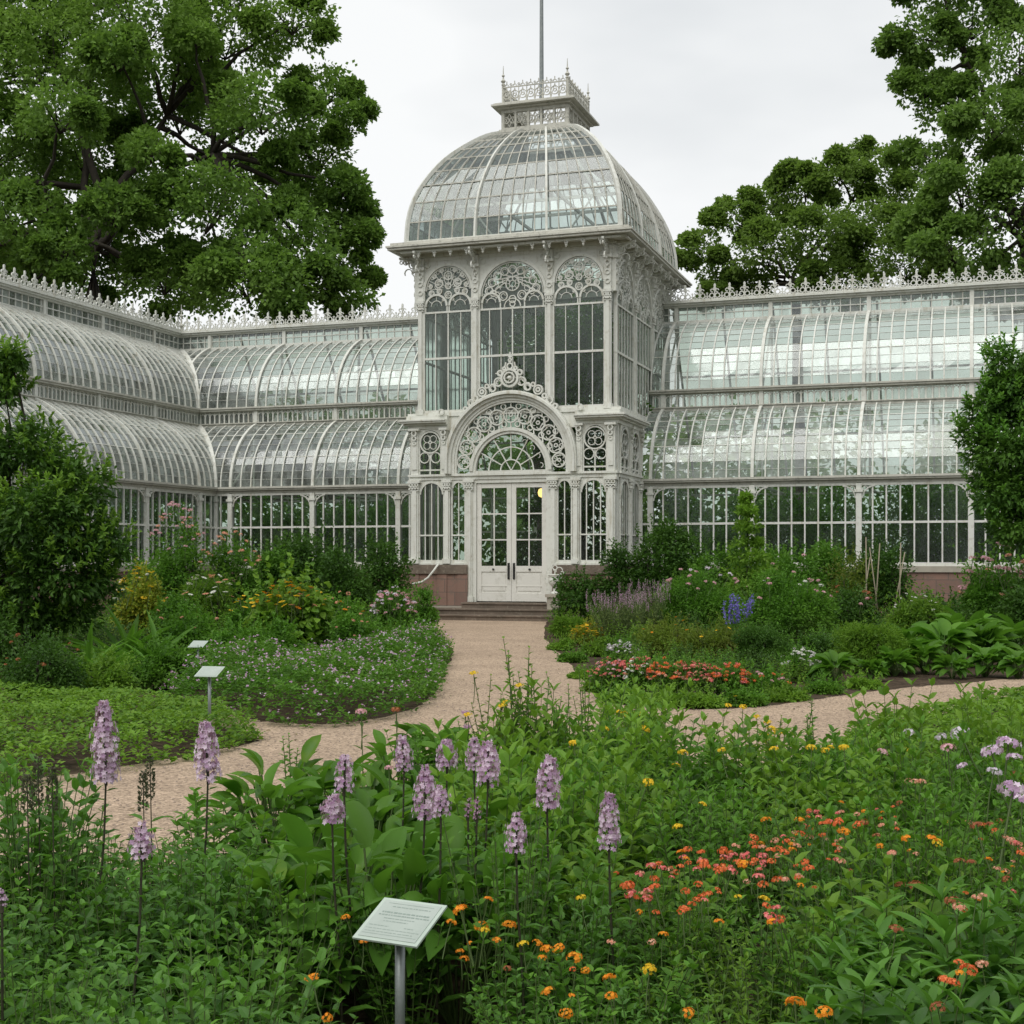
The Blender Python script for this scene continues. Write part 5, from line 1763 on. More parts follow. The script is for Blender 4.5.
# strap and broad-leaved clumps (one mesh each, leaves rise from the crown of the plant)
def rosette(n, ln_, wd, tmpl, el0, el1, mi=0, base_r=.06, petiole=0.0, mat='hosta', zig=.0):
    L = Leaves()
    a = rng.uniform(0, 2*math.pi, n); el = rng.uniform(el0, el1, n)
    el = np.sort(el); s = rng.uniform(.75, 1.15, n)
    D = np.stack([np.cos(a)*np.cos(el), np.sin(a)*np.cos(el), np.sin(el)], 1)
    pe = petiole * s * (.5 + .6 * np.sin(el)) if petiole else np.zeros(n)
    Dp = norm(np.stack([np.cos(a)*np.cos(el)*.55, np.sin(a)*np.cos(el)*.55, np.sin(el) + .5], 1))
    P = np.stack([np.cos(a)*base_r, np.sin(a)*base_r, np.zeros(n)], 1) + Dp * pe[:, None]
    D2 = D.copy()
    if petiole: D2[:, 2] = np.clip(D[:, 2] - .35, -.2, .8)
    L.add(P, D2, np.tile([0, 0, 1.0], (n, 1)) + rng.normal(size=(n, 3))*.25, ln_*s, wd*s, tmpl, 0, True)
    if petiole:
        for i in range(n):
            b = Vector((math.cos(a[i])*base_r*.5, math.sin(a[i])*base_r*.5, 0))
            L.tube([b, b.lerp(Vector(P[i]), .5) + Vector((0, 0, .02)), Vector(P[i])], .005, .0035, 4, 1)
    return L.mesh('leaf_rosette', [G[mat], M['stem']])
def place(name, me, px, Y, sc, label, cat, group=None, rz=None):
    o = link_mesh(name, me, None, (gx(px, Y), Y, 0), (0, 0, rng.uniform(0, 6) if rz is None else rz), (sc, sc, sc))
    return tag(o, label, cat, group)
ros_strap = [rosette(46, .62, .085, TW, .7, 1.45, mat='mid') for _ in range(2)]
ros_hosta = [rosette(60, .25, .14, TB, .25, 1.35, petiole=.30, mat='mid') for _ in range(3)]
for px, Y, sc, lb in ((118, 19.2, 1.25, 'strap-leaved clump at the right foot of the big evergreen'), (152, 18.4, 1.1, 'strap-leaved clump left of the far plant label'), (92, 17.2, 1.0, 'nearest strap-leaved clump in front of the evergreen')):
    place('strap_leaf_clump', ros_strap[int(px) % 2], px, Y, sc, lb, 'strap-leaved plant', 'strap-leaved clumps in the left bed')
for px, Y, sc, lb in ((905, 21.5, 1.15, 'large broad-leaved hosta left in the group near the right path'), (945, 20.6, 1.35, 'largest broad-leaved hosta, in the middle of the group near the right path'), (985, 20.6, 1.25, 'broad-leaved hosta right in the group near the right path'), (1022, 21.5, 1.35, 'broad-leaved hosta cut by the right edge of the photo'), (925, 19.4, .9, 'small hosta in front of the largest one, at the gravel edge'), (965, 23.0, 1.45, 'hosta behind the largest one, below the pink roses')):
    place('hosta', ros_hosta[int(px) % 3], px, Y, sc, lb, 'hosta', 'hostas near the right path')
for px, Y, sc in ((895, 19.0, .75), (985, 18.9, .85), (1018, 18.6, .8), (952, 18.6, .65), (870, 18.2, .6)):
    place('hosta', ros_hosta[int(px) % 3], px, Y, sc, 'small hosta at the gravel edge in front of the large ones', 'hosta', 'small hostas along the right path')
place('hosta', ros_hosta[0], 835, 17.9, .8, 'dark narrow hosta right of the white flowers by the gravel', 'hosta')

def spikes_plant(name, px, Y, H, r, n, mat, label, cat, leafm='grey', spl=.16, thick=.016):
    L = Leaves(); 
    a = rng.uniform(0, 2*math.pi, n); q = r * np.sqrt(rng.random(n))
    for i in range(n):
        b = Vector((q[i]*.4*math.cos(a[i]), q[i]*.4*math.sin(a[i]), 0)); t = Vector((q[i]*math.cos(a[i]), q[i]*math.sin(a[i]), H * rng.uniform(.72, 1.0)))
        L.tube([b, b.lerp(t, .5) + Vector((0, 0, .05)), t], .005, .003, 3, 1)
        m = 16; tt = rng.random(m)[:, None]
        P = np.array(b)[None] + (np.array(t) - np.array(b))[None] * tt * .8
        L.add(P, rdir(m) + np.array([0, 0, .8]), rdir(m), .07, .02, T4, 0)
        m = 16
        P = np.array(t)[None] + np.array([0, 0, 1.]) * (np.linspace(-spl, 0, m)[:, None]) + rdir(m)*thick*.6
        L.add(P, rdir(m) + np.array([0, 0, .3]), rdir(m), thick*1.5, thick*1.1, T4, 2)
    o = link_mesh(name, L.mesh(name, [G[leafm], M['stem'], PM[mat]]), None, (gx(px, Y), Y, 0))
    return tag(o, label, cat)
spikes_plant('lavender', 618, 25.2, 1.05, .62, 150, 'mauve', 'hazy purple-grey lavender mound near the left end of the right bed', 'lavender', spl=.13, thick=.011)
spikes_plant('lavender', 645, 26.2, 1.25, .5, 100, 'mauve', 'taller purple-grey lavender just right of the first mound', 'lavender', spl=.16, thick=.012)
spikes_plant('larkspur', 738, 22.8, 1.05, .28, 26, 'blue', 'clump of blue flower spikes in the middle of the right bed', 'larkspur', 'mid', .22, .026)

# slender young tree against the right range
sap = empty('sapling', (gx(747, 31.8), 31.8, 0)); tag(sap, 'slender young light green tree standing against the right range windows', 'young tree')
L = Leaves()
for z, r in ((3.0, .13), (2.7, .25), (2.35, .36), (2.0, .42), (1.65, .55), (1.3, .62), (1.0, .6), (.7, .5)):
    for k in range(3):
        a = rng.uniform(0, 6.28)
        fill_lobe(L, (r*.5*math.cos(a), r*.5*math.sin(a), z), (r*.55, r*.55, .16), .10, .05, .55, .5, T4)
link_mesh('crown', L.mesh('crown', [G['bright']]), sap)
t = MB(); t.tube(limb((0, 0, 0), (.02, 0, 3.0), 0, 6, .03), .03, 6, .008); t.build('trunk', M['bark'], sap, True)

# garden canes
cane = MB(); cane.tube([(0, 0, 0), (.01, 0, 1.0), (0, .01, 2.1)], .016, 6, .012)
c0 = cane.build('cane', M['cane'], None, True)
cn = [(866, 30.2, 1.0, 0, 0), (873, 30.0, .94, .05, .1), (880, 30.3, .9, -.12, .0), (898, 30.5, .95, .06, -.1), (858, 30.4, .8, .16, 0), (889, 30.1, .86, .18, .05)]
for i, (px, Y, sc, ry, rx_) in enumerate(cn):
    o = c0 if i == 0 else c0.copy()
    if i: COL.objects.link(o)
    o.location = (gx(px, Y), Y, 0); o.rotation_euler = (rx_, ry, 0); o.scale = (1, 1, sc)
    tag(o, 'thin pale garden cane standing among the shrubs by the right range', 'garden cane', 'garden canes by the right range')

# ------------------------------------------------------------------ ground cover (nobody could count it)
def inside(poly, x, y):
    c = False; n = len(poly); j = n - 1
    for i in range(n):
        xi, yi = poly[i]; xj, yj = poly[j]
        if ((yi > y) != (yj > y)) and (x < (xj - xi) * (y - yi) / (yj - yi) + xi): c = not c
        j = i
    return c
def edge_dist(poly, x, y):
    best = 9
    for (x0, y0), (x1, y1) in zip(poly, poly[1:] + poly[:1]):
        dx, dy = x1-x0, y1-y0
        t = max(0, min(1, ((x-x0)*dx + (y-y0)*dy) / (dx*dx + dy*dy + 1e-9)))
        best = min(best, math.hypot(x - x0 - t*dx, y - y0 - t*dy))
    return best
def cover(name, poly, h, dens, leaf, asp, mat, label, tmpl=T8, flowers=None, per=7, rough=.25):
    xs = [p[0] for p in poly]; ys = [p[1] for p in poly]
    area = (max(xs)-min(xs)) * (max(ys)-min(ys))
    n = int(area * dens)
    X = rng.uniform(min(xs), max(xs), n); Y = rng.uniform(min(ys), max(ys), n)
    C = []
    for x, y in zip(X, Y):
        if not inside(poly, x, y): continue
        e = edge_dist(poly, x, y)
        hh = h * min(1, .5 + (e / .3) ** .6 * .5) * (1 + rough * (math.sin(x*3.1 + y*1.7) * math.sin(y*2.3 - x*1.1)) * .8 + rng.uniform(-.12, .12))
        if e < .25: hh *= rng.uniform(.12, 1.0)
        C.append((x, y, hh))
    C = np.array(C); m = len(C)
    # rosette per point, plus skirt leaves lower down
    P = np.repeat(C, per, 0)
    a = rng.uniform(0, 2*math.pi, m*per)
    el = rng.uniform(-.1, .8, m*per)
    D = np.stack([np.cos(a)*np.cos(el), np.sin(a)*np.cos(el), np.sin(el)], 1)
    drop = rng.random(m*per) ** 2 * .6
    P[:, 2] *= (1 - drop)
    P[:, :2] += rng.normal(size=(m*per, 2)) * leaf * .3
    s = rng.uniform(.7, 1.2, m*per)
    L = Leaves()
    L.add(P, D, np.tile([0, 0, 1.], (m*per, 1)) + rng.normal(size=(m*per, 3))*.3, leaf*s, leaf*asp*s, tmpl, 0)
    mats = [G[mat]]
    if flowers:
        for key, frac, sz in flowers:
            k = rng.random(m) < frac
            Q = C[k] + np.array([0, 0, .03])
            Q = np.repeat(Q, 3, 0) + rng.normal(size=(k.sum()*3, 3)) * sz * .7
            L.add(Q, rdir(len(Q))*[1, 1, .2], np.tile([0, -.5, 1.], (len(Q), 1)) + rng.normal(size=(len(Q), 3))*.4, sz, sz, FT, len(mats))
            mats.append(PM[key])
    return tag(link_mesh(name, L.mesh(name, mats)), label, 'ground cover', kind='stuff')
gc_left = [gp(-150, 822), gp(0, 793), gp(120, 775), gp(217, 757), gp(264, 741), gp(242, 723), gp(185, 714), gp(130, 706), gp(60, 704), gp(-30, 706), gp(-160, 716)]
cover('ground_cover', gc_left, .24, 170, .052, .6, 'bright', 'bright green low ground cover in the left corner bed beside the path', per=7)
gc_mauve = [gp(150, 714), gp(225, 719), gp(262, 728), gp(340, 730), gp(408, 717), gp(438, 697), gp(446, 674), gp(453, 655), gp(425, 650), gp(380, 655), gp(320, 672), gp(200, 680)]
cover('flowering_ground_cover', gc_mauve, .40, 170, .055, .5, 'mid', 'mauve-flowered low mound edging the left bed along the curved path', flowers=[('mauve', .26, .014), ('palelilac', .07, .012)], per=9, rough=.5)
gc_right = [(1.7, 9.05), (2.2, 10.5), (2.95, 12.1), (4.65, 14.4), (6.6, 16.3), (10.0, 18.0), (10.0, 12.0), (6.0, 9.3), (3.0, 8.5)]
cover('ground_cover', gc_right, .24, 150, .06, .6, 'bright', 'bright green low ground cover on the right, between the foreground bed and the right path', per=7)

# filler perennials between the named clumps: individuals that cannot be told apart
def clump_mesh(h, nst, leafL, asp, r, mat, pairs=6, tmpl=T8, lean=.35, whorl=2, jitter=.2, top_boost=1.0):
    L = Leaves()
    P, D, N, S = [], [], [], []
    for i in range(nst):
        a = rng.uniform(0, 2*math.pi); q = r * math.sqrt(rng.random())
        hh = h * rng.uniform(.72, 1.08)
        b = np.array([q*.5*math.cos(a), q*.5*math.sin(a), 0]); t = np.array([q*math.cos(a)*(1+lean) , q*math.sin(a)*(1+lean), hh])
        mid = (b + t) / 2 + np.array([0, 0, hh*.08])
        L.tube([b, mid, t], .0032, .0016, 3, 1)
        ph = rng.uniform(0, 6.28)
        for k in range(pairs + 2):
            u = .10 + .90 * (k + rng.uniform(-jitter, jitter)) / (pairs + 1)
            u = min(1.0, max(.1, u))
            c = (1-u)**2*b + 2*u*(1-u)*mid + u*u*t
            sz = (1.0 - .45 * u * (1 if k < pairs + 1 else 1.15)) * top_boost
            for w in range(whorl):
                an = ph + k * 1.57 + w * 2*math.pi/whorl + rng.uniform(-.3, .3)
                e = .15 + .65 * u + rng.uniform(-.3, .3)
                P.append(c); D.append((math.cos(an)*math.cos(e), math.sin(an)*math.cos(e), math.sin(e)))
                N.append((rng.normal()*.25, rng.normal()*.25, 1.0)); S.append(sz * rng.uniform(.8, 1.15))
    S = np.array(S)
    L.add(np.array(P), np.array(D), np.array(N), leafL*S, leafL*asp*S, tmpl, 0, tmpl is not T8)
    return L.mesh('leafy_plant', [G[mat], M['stem']])
fill_m = [clump_mesh(.5, 26, .085, .5, .3, m, 6, T8) for m in ('mid', 'dark', 'bright')]
left_poly = [gp(-150, 705), gp(60, 700), gp(180, 690), gp(330, 668), gp(425, 652), gp(440, 640), gp(415, 626), (-3.2, 36), (-9, 38), (-12, 30), (-9.5, 20)]
right_poly = [gp(556, 628), gp(575, 650), gp(596, 678), gp(640, 694), gp(760, 696), gp(860, 686), gp(950, 680), gp(1080, 672), (15, 28), (14, 32), (4, 35.3), (1.2, 35)]
cnt = 0
for poly, nm in ((left_poly, 'left'), (right_poly, 'right')):
    xs = [p[0] for p in poly]; ys = [p[1] for p in poly]
    y = min(ys)
    while y < max(ys):
        stp = .8 if y < 22 else 1.05
        x = min(xs)
        while x < max(xs):
            X, Y = x + rng.uniform(-.2, .2), y + rng.uniform(-.2, .2)
            x += stp
            if not inside(poly, X, Y) or edge_dist(poly, X, Y) < .30: continue
            if abs(X / Y * F) > 560: continue
            if inside(gc_left, X, Y) or inside(gc_mauve, X, Y): continue
            if Y < 24 and X / Y * F + 512 > 840: continue
            i = int(rng.integers(0, 3))
            s = rng.uniform(.6, 1.0) * (1.0 if Y < 22 else 1.35)
            o = link_mesh('leafy_plant', fill_m[i], None, (X, Y, 0), (0, 0, rng.uniform(0, 6)), (s, s, s * rng.uniform(.7, 1.1)))
            tag(o, 'leafy green filler plant between the shrubs of the %s bed' % nm, 'plant', 'leafy filler plants of the %s bed' % nm)
            cnt += 1
        y += stp
print('fillers', cnt)
# ------------------------------------------------------------------ foreground bed
# every kind is a few individual plants that are then copied
KIND = {
    'herb': ([clump_mesh(.54, 30, (.075, .058, .085, .065)[_], .52, .20, ('herb', 'mid', 'herb', 'mid')[_], 8) for _ in range(4)], 'bushy small-leaved herb filling the lower left foreground', 'herb', 'small-leaved herbs in the lower left foreground'),
    'tall': ([clump_mesh(.66, 12, .115, .42, .17, 'mid', 8, lean=.25) for _ in range(3)], 'taller upright green herb at the left foreground, beside the gravel', 'herb', 'taller herbs at the left foreground'),
    'hosta': ([rosette(46, (.135, .155, .12, .145)[_], (.068, .078, .06, .072)[_], TB, .2, 1.3, petiole=.38, mat=('hosta', 'mid')[_ % 2]) for _ in range(4)], 'broad-leaved bright green plant in the centre-left foreground below the path', 'broad-leaved plant', 'broad-leaved plants in the foreground bed'),
    'zinnia': ([clump_mesh((.55, .62, .5, .58)[_], 16, (.115, .13, .10, .12)[_], .48, .21, ('mid', 'bright')[_ % 2], 7) for _ in range(4)], 'green zinnia plant in the middle of the foreground bed', 'zinnia', 'zinnias in the foreground bed'),
    'lantana': ([clump_mesh((.5, .45, .55, .48)[_], 30, (.065, .052, .078, .06)[_], .44, .19, ('mid', 'bright', 'mid', 'herb')[_], 8) for _ in range(4)], 'lantana plant in the right foreground bed', 'lantana', 'lantanas in the foreground bed'),
    'marigold': ([clump_mesh((.46, .42, .5)[_], 24, (.06, .08, .05)[_], .5, .19, ('herb', 'mid', 'mid')[_], 8) for _ in range(3)], 'small-leaved plant at the bottom centre, around the nearest plant label', 'marigold', 'marigolds around the nearest plant label'),
    'lance': ([clump_mesh(.48, 9, .17, .24, .15, 'herb', 5, TS, whorl=4, lean=.2, top_boost=1.1) for _ in range(3)], 'plant with long pointed leaves in whorls at the lower right', 'plant', 'long-leaved plants at the lower right'),
}
def kind_at(px, py):
    q = rng.random()
    if 236 < px < 480 and py < 875 + rng.uniform(-15, 15):
        return 'hosta' if q < .9 else 'herb'
    if px < 255:
        return 'tall' if (py < 850 and q < .35) else 'herb'
    if px < 480:
        if py < 800 + rng.uniform(-20, 20): return 'hosta'
        if py < 870: return 'hosta' if q < .45 else ('marigold' if px > 330 else 'herb')
        return 'marigold' if px > 330 else 'herb'
    if px < 640:
        if py < 880: return 'zinnia'
        return 'marigold'
    if py < 790: return 'zinnia'
    if px > 770 and py > 925: return 'lance'
    return 'lantana' if q < .85 else 'zinnia'
def near_limit(X):
    xs = [p[0] for p in near_edge]; ys = [p[1] for p in near_edge]
    return float(np.interp(X, xs, ys))
clumps = []
y = 2.75
while y < 13:
    stp = .25 + .012 * y
    x = -.42 * y - .3
    while x < .42 * y + .4:
        X, Y = x + rng.uniform(-.08, .08), y + rng.uniform(-.08, .08)
        x += stp
        lim_ = near_limit(X) - .28
        if X > 1.2: lim_ = min(lim_, 8.75)
        if Y > lim_: continue
        if Y < 4.3 and abs(X - gx(396, 3.9) * Y / 3.9) < .24 : continue
        near_sign = Y < 4.4 and abs(X - gx(396, 3.9) * Y / 3.9) < .42
        px, py = 512 + F * X / Y, HOR + (EYE - .5) * F / Y
        k = kind_at(px, py)
        meshes, lb, cat, grp = KIND[k]
        s = rng.uniform(.85, 1.15)
        hz = rng.uniform(.82, 1.16)
        hz *= 1 + .24 * math.sin(X * 2.6 + Y * 1.2) * math.sin(Y * 2.1 - X * .8 + 1)
        if k == 'hosta' and px < 330: hz *= .85
        if near_sign: hz *= .72
        # canopy follows the outline in the photograph
        if px < 240 and py < 830: hz = min(hz * .74, .72)
        if 560 < px < 760 and py < 720: hz *= 1.12
        if k == 'hosta': hz = min(1.12, hz * 1.08)
        if py > 930: hz *= .92
        me = random.choice(meshes)
        o = link_mesh(me.name.split('.')[0], me, None, (X, Y, 0), (0, 0, rng.uniform(0, 6.28)), (s, s, s * hz))
        o.name = {'herb': 'herb', 'tall': 'tall_herb', 'hosta': 'broad_leaved_plant', 'zinnia': 'zinnia_plant', 'lantana': 'lantana_plant', 'marigold': 'marigold_plant', 'lance': 'long_leaved_plant'}[k]
        tag(o, lb, cat, grp)
        mw = Matrix.Translation(o.location) @ o.rotation_euler.to_matrix().to_4x4() @ Matrix.Diagonal((s, s, s * hz, 1))
        clumps.append((o, k, X, Y, mw, s * hz))
    y += stp
print('foreground clumps', len(clumps))

def attach_flower(px, py, key, size, kinds, h=None):
    """flower at a pixel of the photo, as a child of the nearest plant of its kind"""
    h = h if h is not None else rng.uniform(.52, .62)
    me = random.choice(FM[key])
    X, Y = gp(px, py, h)
    best = None
    for c in clumps:
        if c[1] not in kinds: continue
        d = (c[2] - X) ** 2 + (c[3] - Y) ** 2
        if best is None or d < best[0]: best = (d, c)
    c = best[1]
    h = min(.78, max(.36, h * (.35 + .65 * c[5]) + .02))
    X, Y = gp(px, py, h)
    o = bpy.data.objects.new('flower', me); COL.objects.link(o)
    o.parent = c[0]
    o.matrix_parent_inverse = c[4].inverted()
    o.location = (X, Y, h)
    o.rotation_euler = (rng.uniform(-.25, .45), rng.uniform(-.3, .3), rng.uniform(0, 6))
    s = size * rng.uniform(.9, 1.1)
    o.scale = (s, s, s)
    k = {'coral': 'coral', 'pinkred': 'coral', 'orange': 'orange', 'rust': 'faded rust'}.get(key[1:])
# right foreground, coordinates read off a 2.535x enlargement with origin (620, 680)
A = [(340,400,'c',1.1),(402,428,'c',1),(420,410,'c',.9),(370,355,'o',1.1),(455,355,'o',1.1),(525,362,'c',.9),(553,362,'c',1.2),(458,390,'c',.9),(480,400,'s',.9),(160,450,'p',1),(78,472,'p',1),(127,482,'s',.8),(210,460,'p',1.2),(195,480,'p',.9),
     (265,452,'p',1.1),(285,445,'p',1.1),(317,445,'p',1.2),(362,448,'p',1.2),(335,465,'c',1),(282,485,'p',1),(350,500,'p',1),(20,522,'c',1.2),(68,553,'p',1),(222,543,'c',.9),(162,580,'c',.9),(182,568,'c',.8),(380,602,'p',1.1),(415,505,'s',1),
     (455,498,'s',.8),(478,478,'c',1),(547,418,'c',.8),(570,385,'o',1),(560,460,'s',.8),(728,402,'o',1),(790,405,'o',1),(805,412,'y',1),(905,370,'r',1.2),(885,362,'s',.9),(935,368,'r',1.1),(965,358,'r',.8),(750,258,'s',.9),(730,256,'s',.7),(765,258,'s',.8),(708,312,'r',.8),
     (700,632,'r',1),(840,560,'r',1.1),(930,560,'r',1),(750,522,'r',1.2),(710,520,'r',.9),(860,460,'r',1),(890,462,'r',.9),(885,735,'c',1.2),(825,762,'c',1),(805,830,'r',.8),(443,820,'o',1.3),(515,843,'o',1.2),(73,733,'y',1),
     (365,555,'y',.9),(300,550,'y',.7),(250,615,'o',.7),(145,372,'y',1),(210,315,'y',.8),(143,217,'y',.9),(72,260,'y',1),(160,185,'y',1),(258,178,'y',.9),(385,125,'y',1.5),(400,135,'y',1.4),(375,145,'y',1.2),(390,175,'y',.9),(485,172,'y',1),
     (520,178,'y',.9),(568,172,'y',1.1),(535,170,'y',.7),(725,178,'y',1),(312,68,'y',1),(275,65,'y',1),(48,85,'y',1.3),(8,80,'y',1),(65,125,'y',.9),(37,130,'y',.9),(605,300,'s',.8),(663,368,'s',.7),(690,440,'s',.8),
     (480,335,'p',.8),(505,348,'p',.9),(600,340,'s',.7),(620,360,'r',.8),(650,395,'r',.8),(700,365,'s',.7),(1000,415,'s',1),(990,405,'s',.8),(955,478,'s',.7),(980,505,'r',.8),(1003,238,'r',1.1),(860,575,'s',.8),(905,552,'s',.7),(580,485,'r',.7),(170,845,'o',.9),(110,645,'o',.7)]
KEY = {'c': 'ucoral', 'p': 'upinkred', 'o': 'uorange', 's': 'usalmon', 'y': 'uyellow', 'r': 'urust'}
for ax, ay, k, s in A:
    if k in 'cps' and ay > 320:                      # blooms come in small groups
        for _ in range(5):
            if random.random() < .68: attach_flower(620 + ax / 2.535 + random.gauss(0, 13), 680 + ay / 2.535 + random.gauss(0, 8), KEY[random.choice('cccpso')], s * random.uniform(.5, .9), ('lantana', 'zinnia', 'lance'))
    attach_flower(620 + ax / 2.535, 680 + ay / 2.535, KEY[k], s * .92 * (1.35 if ay < 300 else 1.05), ('lantana', 'zinnia', 'lance') if k != 'y' else ('zinnia', 'lantana'))
B = [(460,655,'o',1.2),(430,690,'o',.8),(515,700,'o',1.3),(525,712,'y',1),(597,697,'o',1.2),(484,748,'o',.6),(465,795,'o',.9),(455,772,'o',.7),(560,740,'o',.8),(635,752,'y',1),(675,748,'o',.9),(735,762,'o',1.2),(780,790,'o',1.4),
     (700,765,'o',1),(690,790,'o',.8),(775,822,'c',.6),(812,825,'o',.8),(885,745,'s',.8),(880,848,'o',1),(995,823,'y',1),(705,887,'o',1.1),(882,900,'o',1.1),(757,947,'o',1.1),(36,850,'o',1.2),(800,620,'y',1.1),(75,960,'o',1),(130,675,'o',.8),
     (535,625,'o',.7),(590,820,'r',.7),(775,900,'o',.7),(932,585,'c',1.2),(998,530,'c',1.1),(990,622,'c',1.1),(1000,745,'s',.7),(180,745,'o',.8)]
for ax, ay, k, s in B:
    attach_flower(300 + ax / 2.844, 680 + ay / 2.844, KEY[k], s * .88, ('marigold',) if k != 'c' else ('lantana', 'marigold'), rng.uniform(.46, .54))
for ax, ay, k in ((910,92,'y'),(967,97,'y'),(935,100,'y'),(873,138,'y'),(980,140,'y'),(950,145,'y'),(780,180,'y'),(990,292,'y')):
    attach_flower(300 + ax / 2.844, 680 + ay / 2.844, KEY[k], 1.5, ('zinnia',))
# round lilac phlox heads at the right
for px, py, s, k in ((910, 733, 2.0, 'upalelilac'), (960, 733, 2.6, 'upalelilac'), (941, 737, 1.6, 'upalelilac'), (992, 752, 2.6, 'ulilac'), (1008, 744, 3.2, 'ulilac'), (1014, 758, 2.0, 'ulilac'), (994, 772, 1.8, 'upalelilac'), (1013, 791, 2.8, 'ulilac'), (948, 748, 1.6, 'upink'), (962, 766, 1.2, 'ulilac'), (883, 752, 1.5, 'upink'), (1022, 800, 1.8, 'ulilac')):
    attach_flower(px, py, k, s, ('zinnia', 'lantana'), .66)

# ------------------------------------------------------------------ lilac flower spikes
def bloom_mesh(ln_, r, mat):
    L = Leaves()
    n = int(50 + ln_ * 1150 * min(1, r / .04))
    t = rng.random(n)
    a = rng.uniform(0, 2*math.pi, n)
    lob = np.round(a / 1.05) * 1.05
    a = lob + (a - lob) * .75
    rad = r * np.clip(np.minimum(1.0, (1 - t) * 1.7 + .30), 0, 1) * rng.uniform(.5, 1.1, n)
    # florets in loose whorls
    z = (np.round(t * (ln_ / .018)) * .018) + rng.normal(size=n) * .003
    P = np.stack([rad*np.cos(a), rad*np.sin(a), z], 1)
    O = np.stack([np.cos(a), np.sin(a), np.full(n, .15)], 1)
    L.add(P, norm(np.cross(O, rdir(n))), O, r*.25, r*.25, FT, 0)
    m = n // 2
    L.add(P[:m]*[.45, .45, 1], O[:m] + [0, 0, .3], np.tile([0, 0, 1.], (m, 1)), r*.5, r*.16, T4, 1)
    L.tube([(0, 0, -.02), (0, 0, ln_)], .006, .003, 5, 2)
    return L.mesh('bloom', [PM[mat], PM['mauve'], M['dstem']])
SP_ = [  # px, y top, y bottom of bloom, width px, distance, stem visible, label
    (106, 703, 780, 27, 4.9, 'tallest pale lilac flower spike at the left, standing clear against the gravel path'),
    (208, 722, 779, 25, 5.0, 'lilac flower spike in line below the small plant label, second from the left'),
    (142, 826, 855, 25, 4.0, 'short round lilac flower head low among the herbs at the left'),
    (344, 755, 790, 20, 4.6, 'small dark-centred lilac spike left of the middle, above a paler round head'),
    (332, 797, 819, 25, 4.5, 'pale round lilac head just below the small dark-centred spike'),
    (404, 735, 768, 18, 5.6, 'small dusky lilac spike between broad leaves, left of the sword-like leaves'),
    (447, 740, 768, 21, 5.6, 'small dusky lilac spike just right of the sword-like leaves'),
    (425, 769, 815, 24, 4.7, 'tall lilac spike in the centre-left pair, the left one of two that touch'),
    (441, 786, 814, 20, 4.6, 'shorter lilac spike of the touching pair in the centre-left'),
    (474, 740, 768, 18, 5.3, 'narrow lilac spike touching the left of a larger one, centre'),
    (488, 742, 783, 23, 5.0, 'full lilac spike in the centre, with a narrower one touching it on the left'),
    (547, 757, 808, 25, 4.7, 'tallest lilac spike right of centre, on a long bare dark stem'),
    (516, 816, 849, 22, 4.3, 'short lilac spike low in the centre, left of and below the tallest one'),
    (609, 795, 846, 23, 4.4, 'rightmost lilac spike, loosely flowered, right of centre'),
    (468, 800, 815, 9, 4.8, 'tiny lilac bud spike low in the centre, the left of two'),
    (477, 798, 817, 9, 4.8, 'tiny lilac bud spike low in the centre, the right of two'),
    (2, 893, 905, 12, 3.6, 'small lilac flower head cut by the left edge of the photo'),
]
for px, y0, y1, w, Y, lb in SP_:
    X = gx(px, Y); ztop = gz(y0, Y); zb = gz(y1, Y); ln_ = ztop - zb; r = w / F * Y / 2
    root = empty('lilac_flower_spike', (X, Y, 0)); tag(root, lb, 'flower spike', 'lilac flower spikes in the foreground bed')
    bl = link_mesh('bloom', bloom_mesh(ln_, r, 'lilac' if w > 10 else 'mauve'), root, (0, 0, zb), (rng.uniform(-.06, .06), rng.uniform(-.09, .09), rng.uniform(0, 6)))
    L = Leaves()
    ox, oy = rng.uniform(-.05, .05), rng.uniform(-.03, .03)
    pts = [(ox, oy, 0), (ox*.7, oy*.6, zb*.4), (ox*.15, 0, zb*.75), (0, 0, zb + .01)]
    L.tube(pts, .0048, .0034, 6, 0)
    link_mesh('stem', L.mesh('stem', [M['dstem']]), root)
    L = Leaves()
    m = 22
    zz = np.linspace(.15, .95, m) * zb; a = np.arange(m) * 2.4
    P = np.stack([ox*(1 - zz/zb), oy*(1 - zz/zb), zz], 1)
    D = np.stack([np.cos(a), np.sin(a), np.full(m, .35)], 1)
    L.add(P, D, np.tile([0, 0, 1.], (m, 1)), np.linspace(.13, .05, m), np.linspace(.05, .02, m), T8, 0)
    link_mesh('leaves', L.mesh('leaves', [G['herb']]), root)

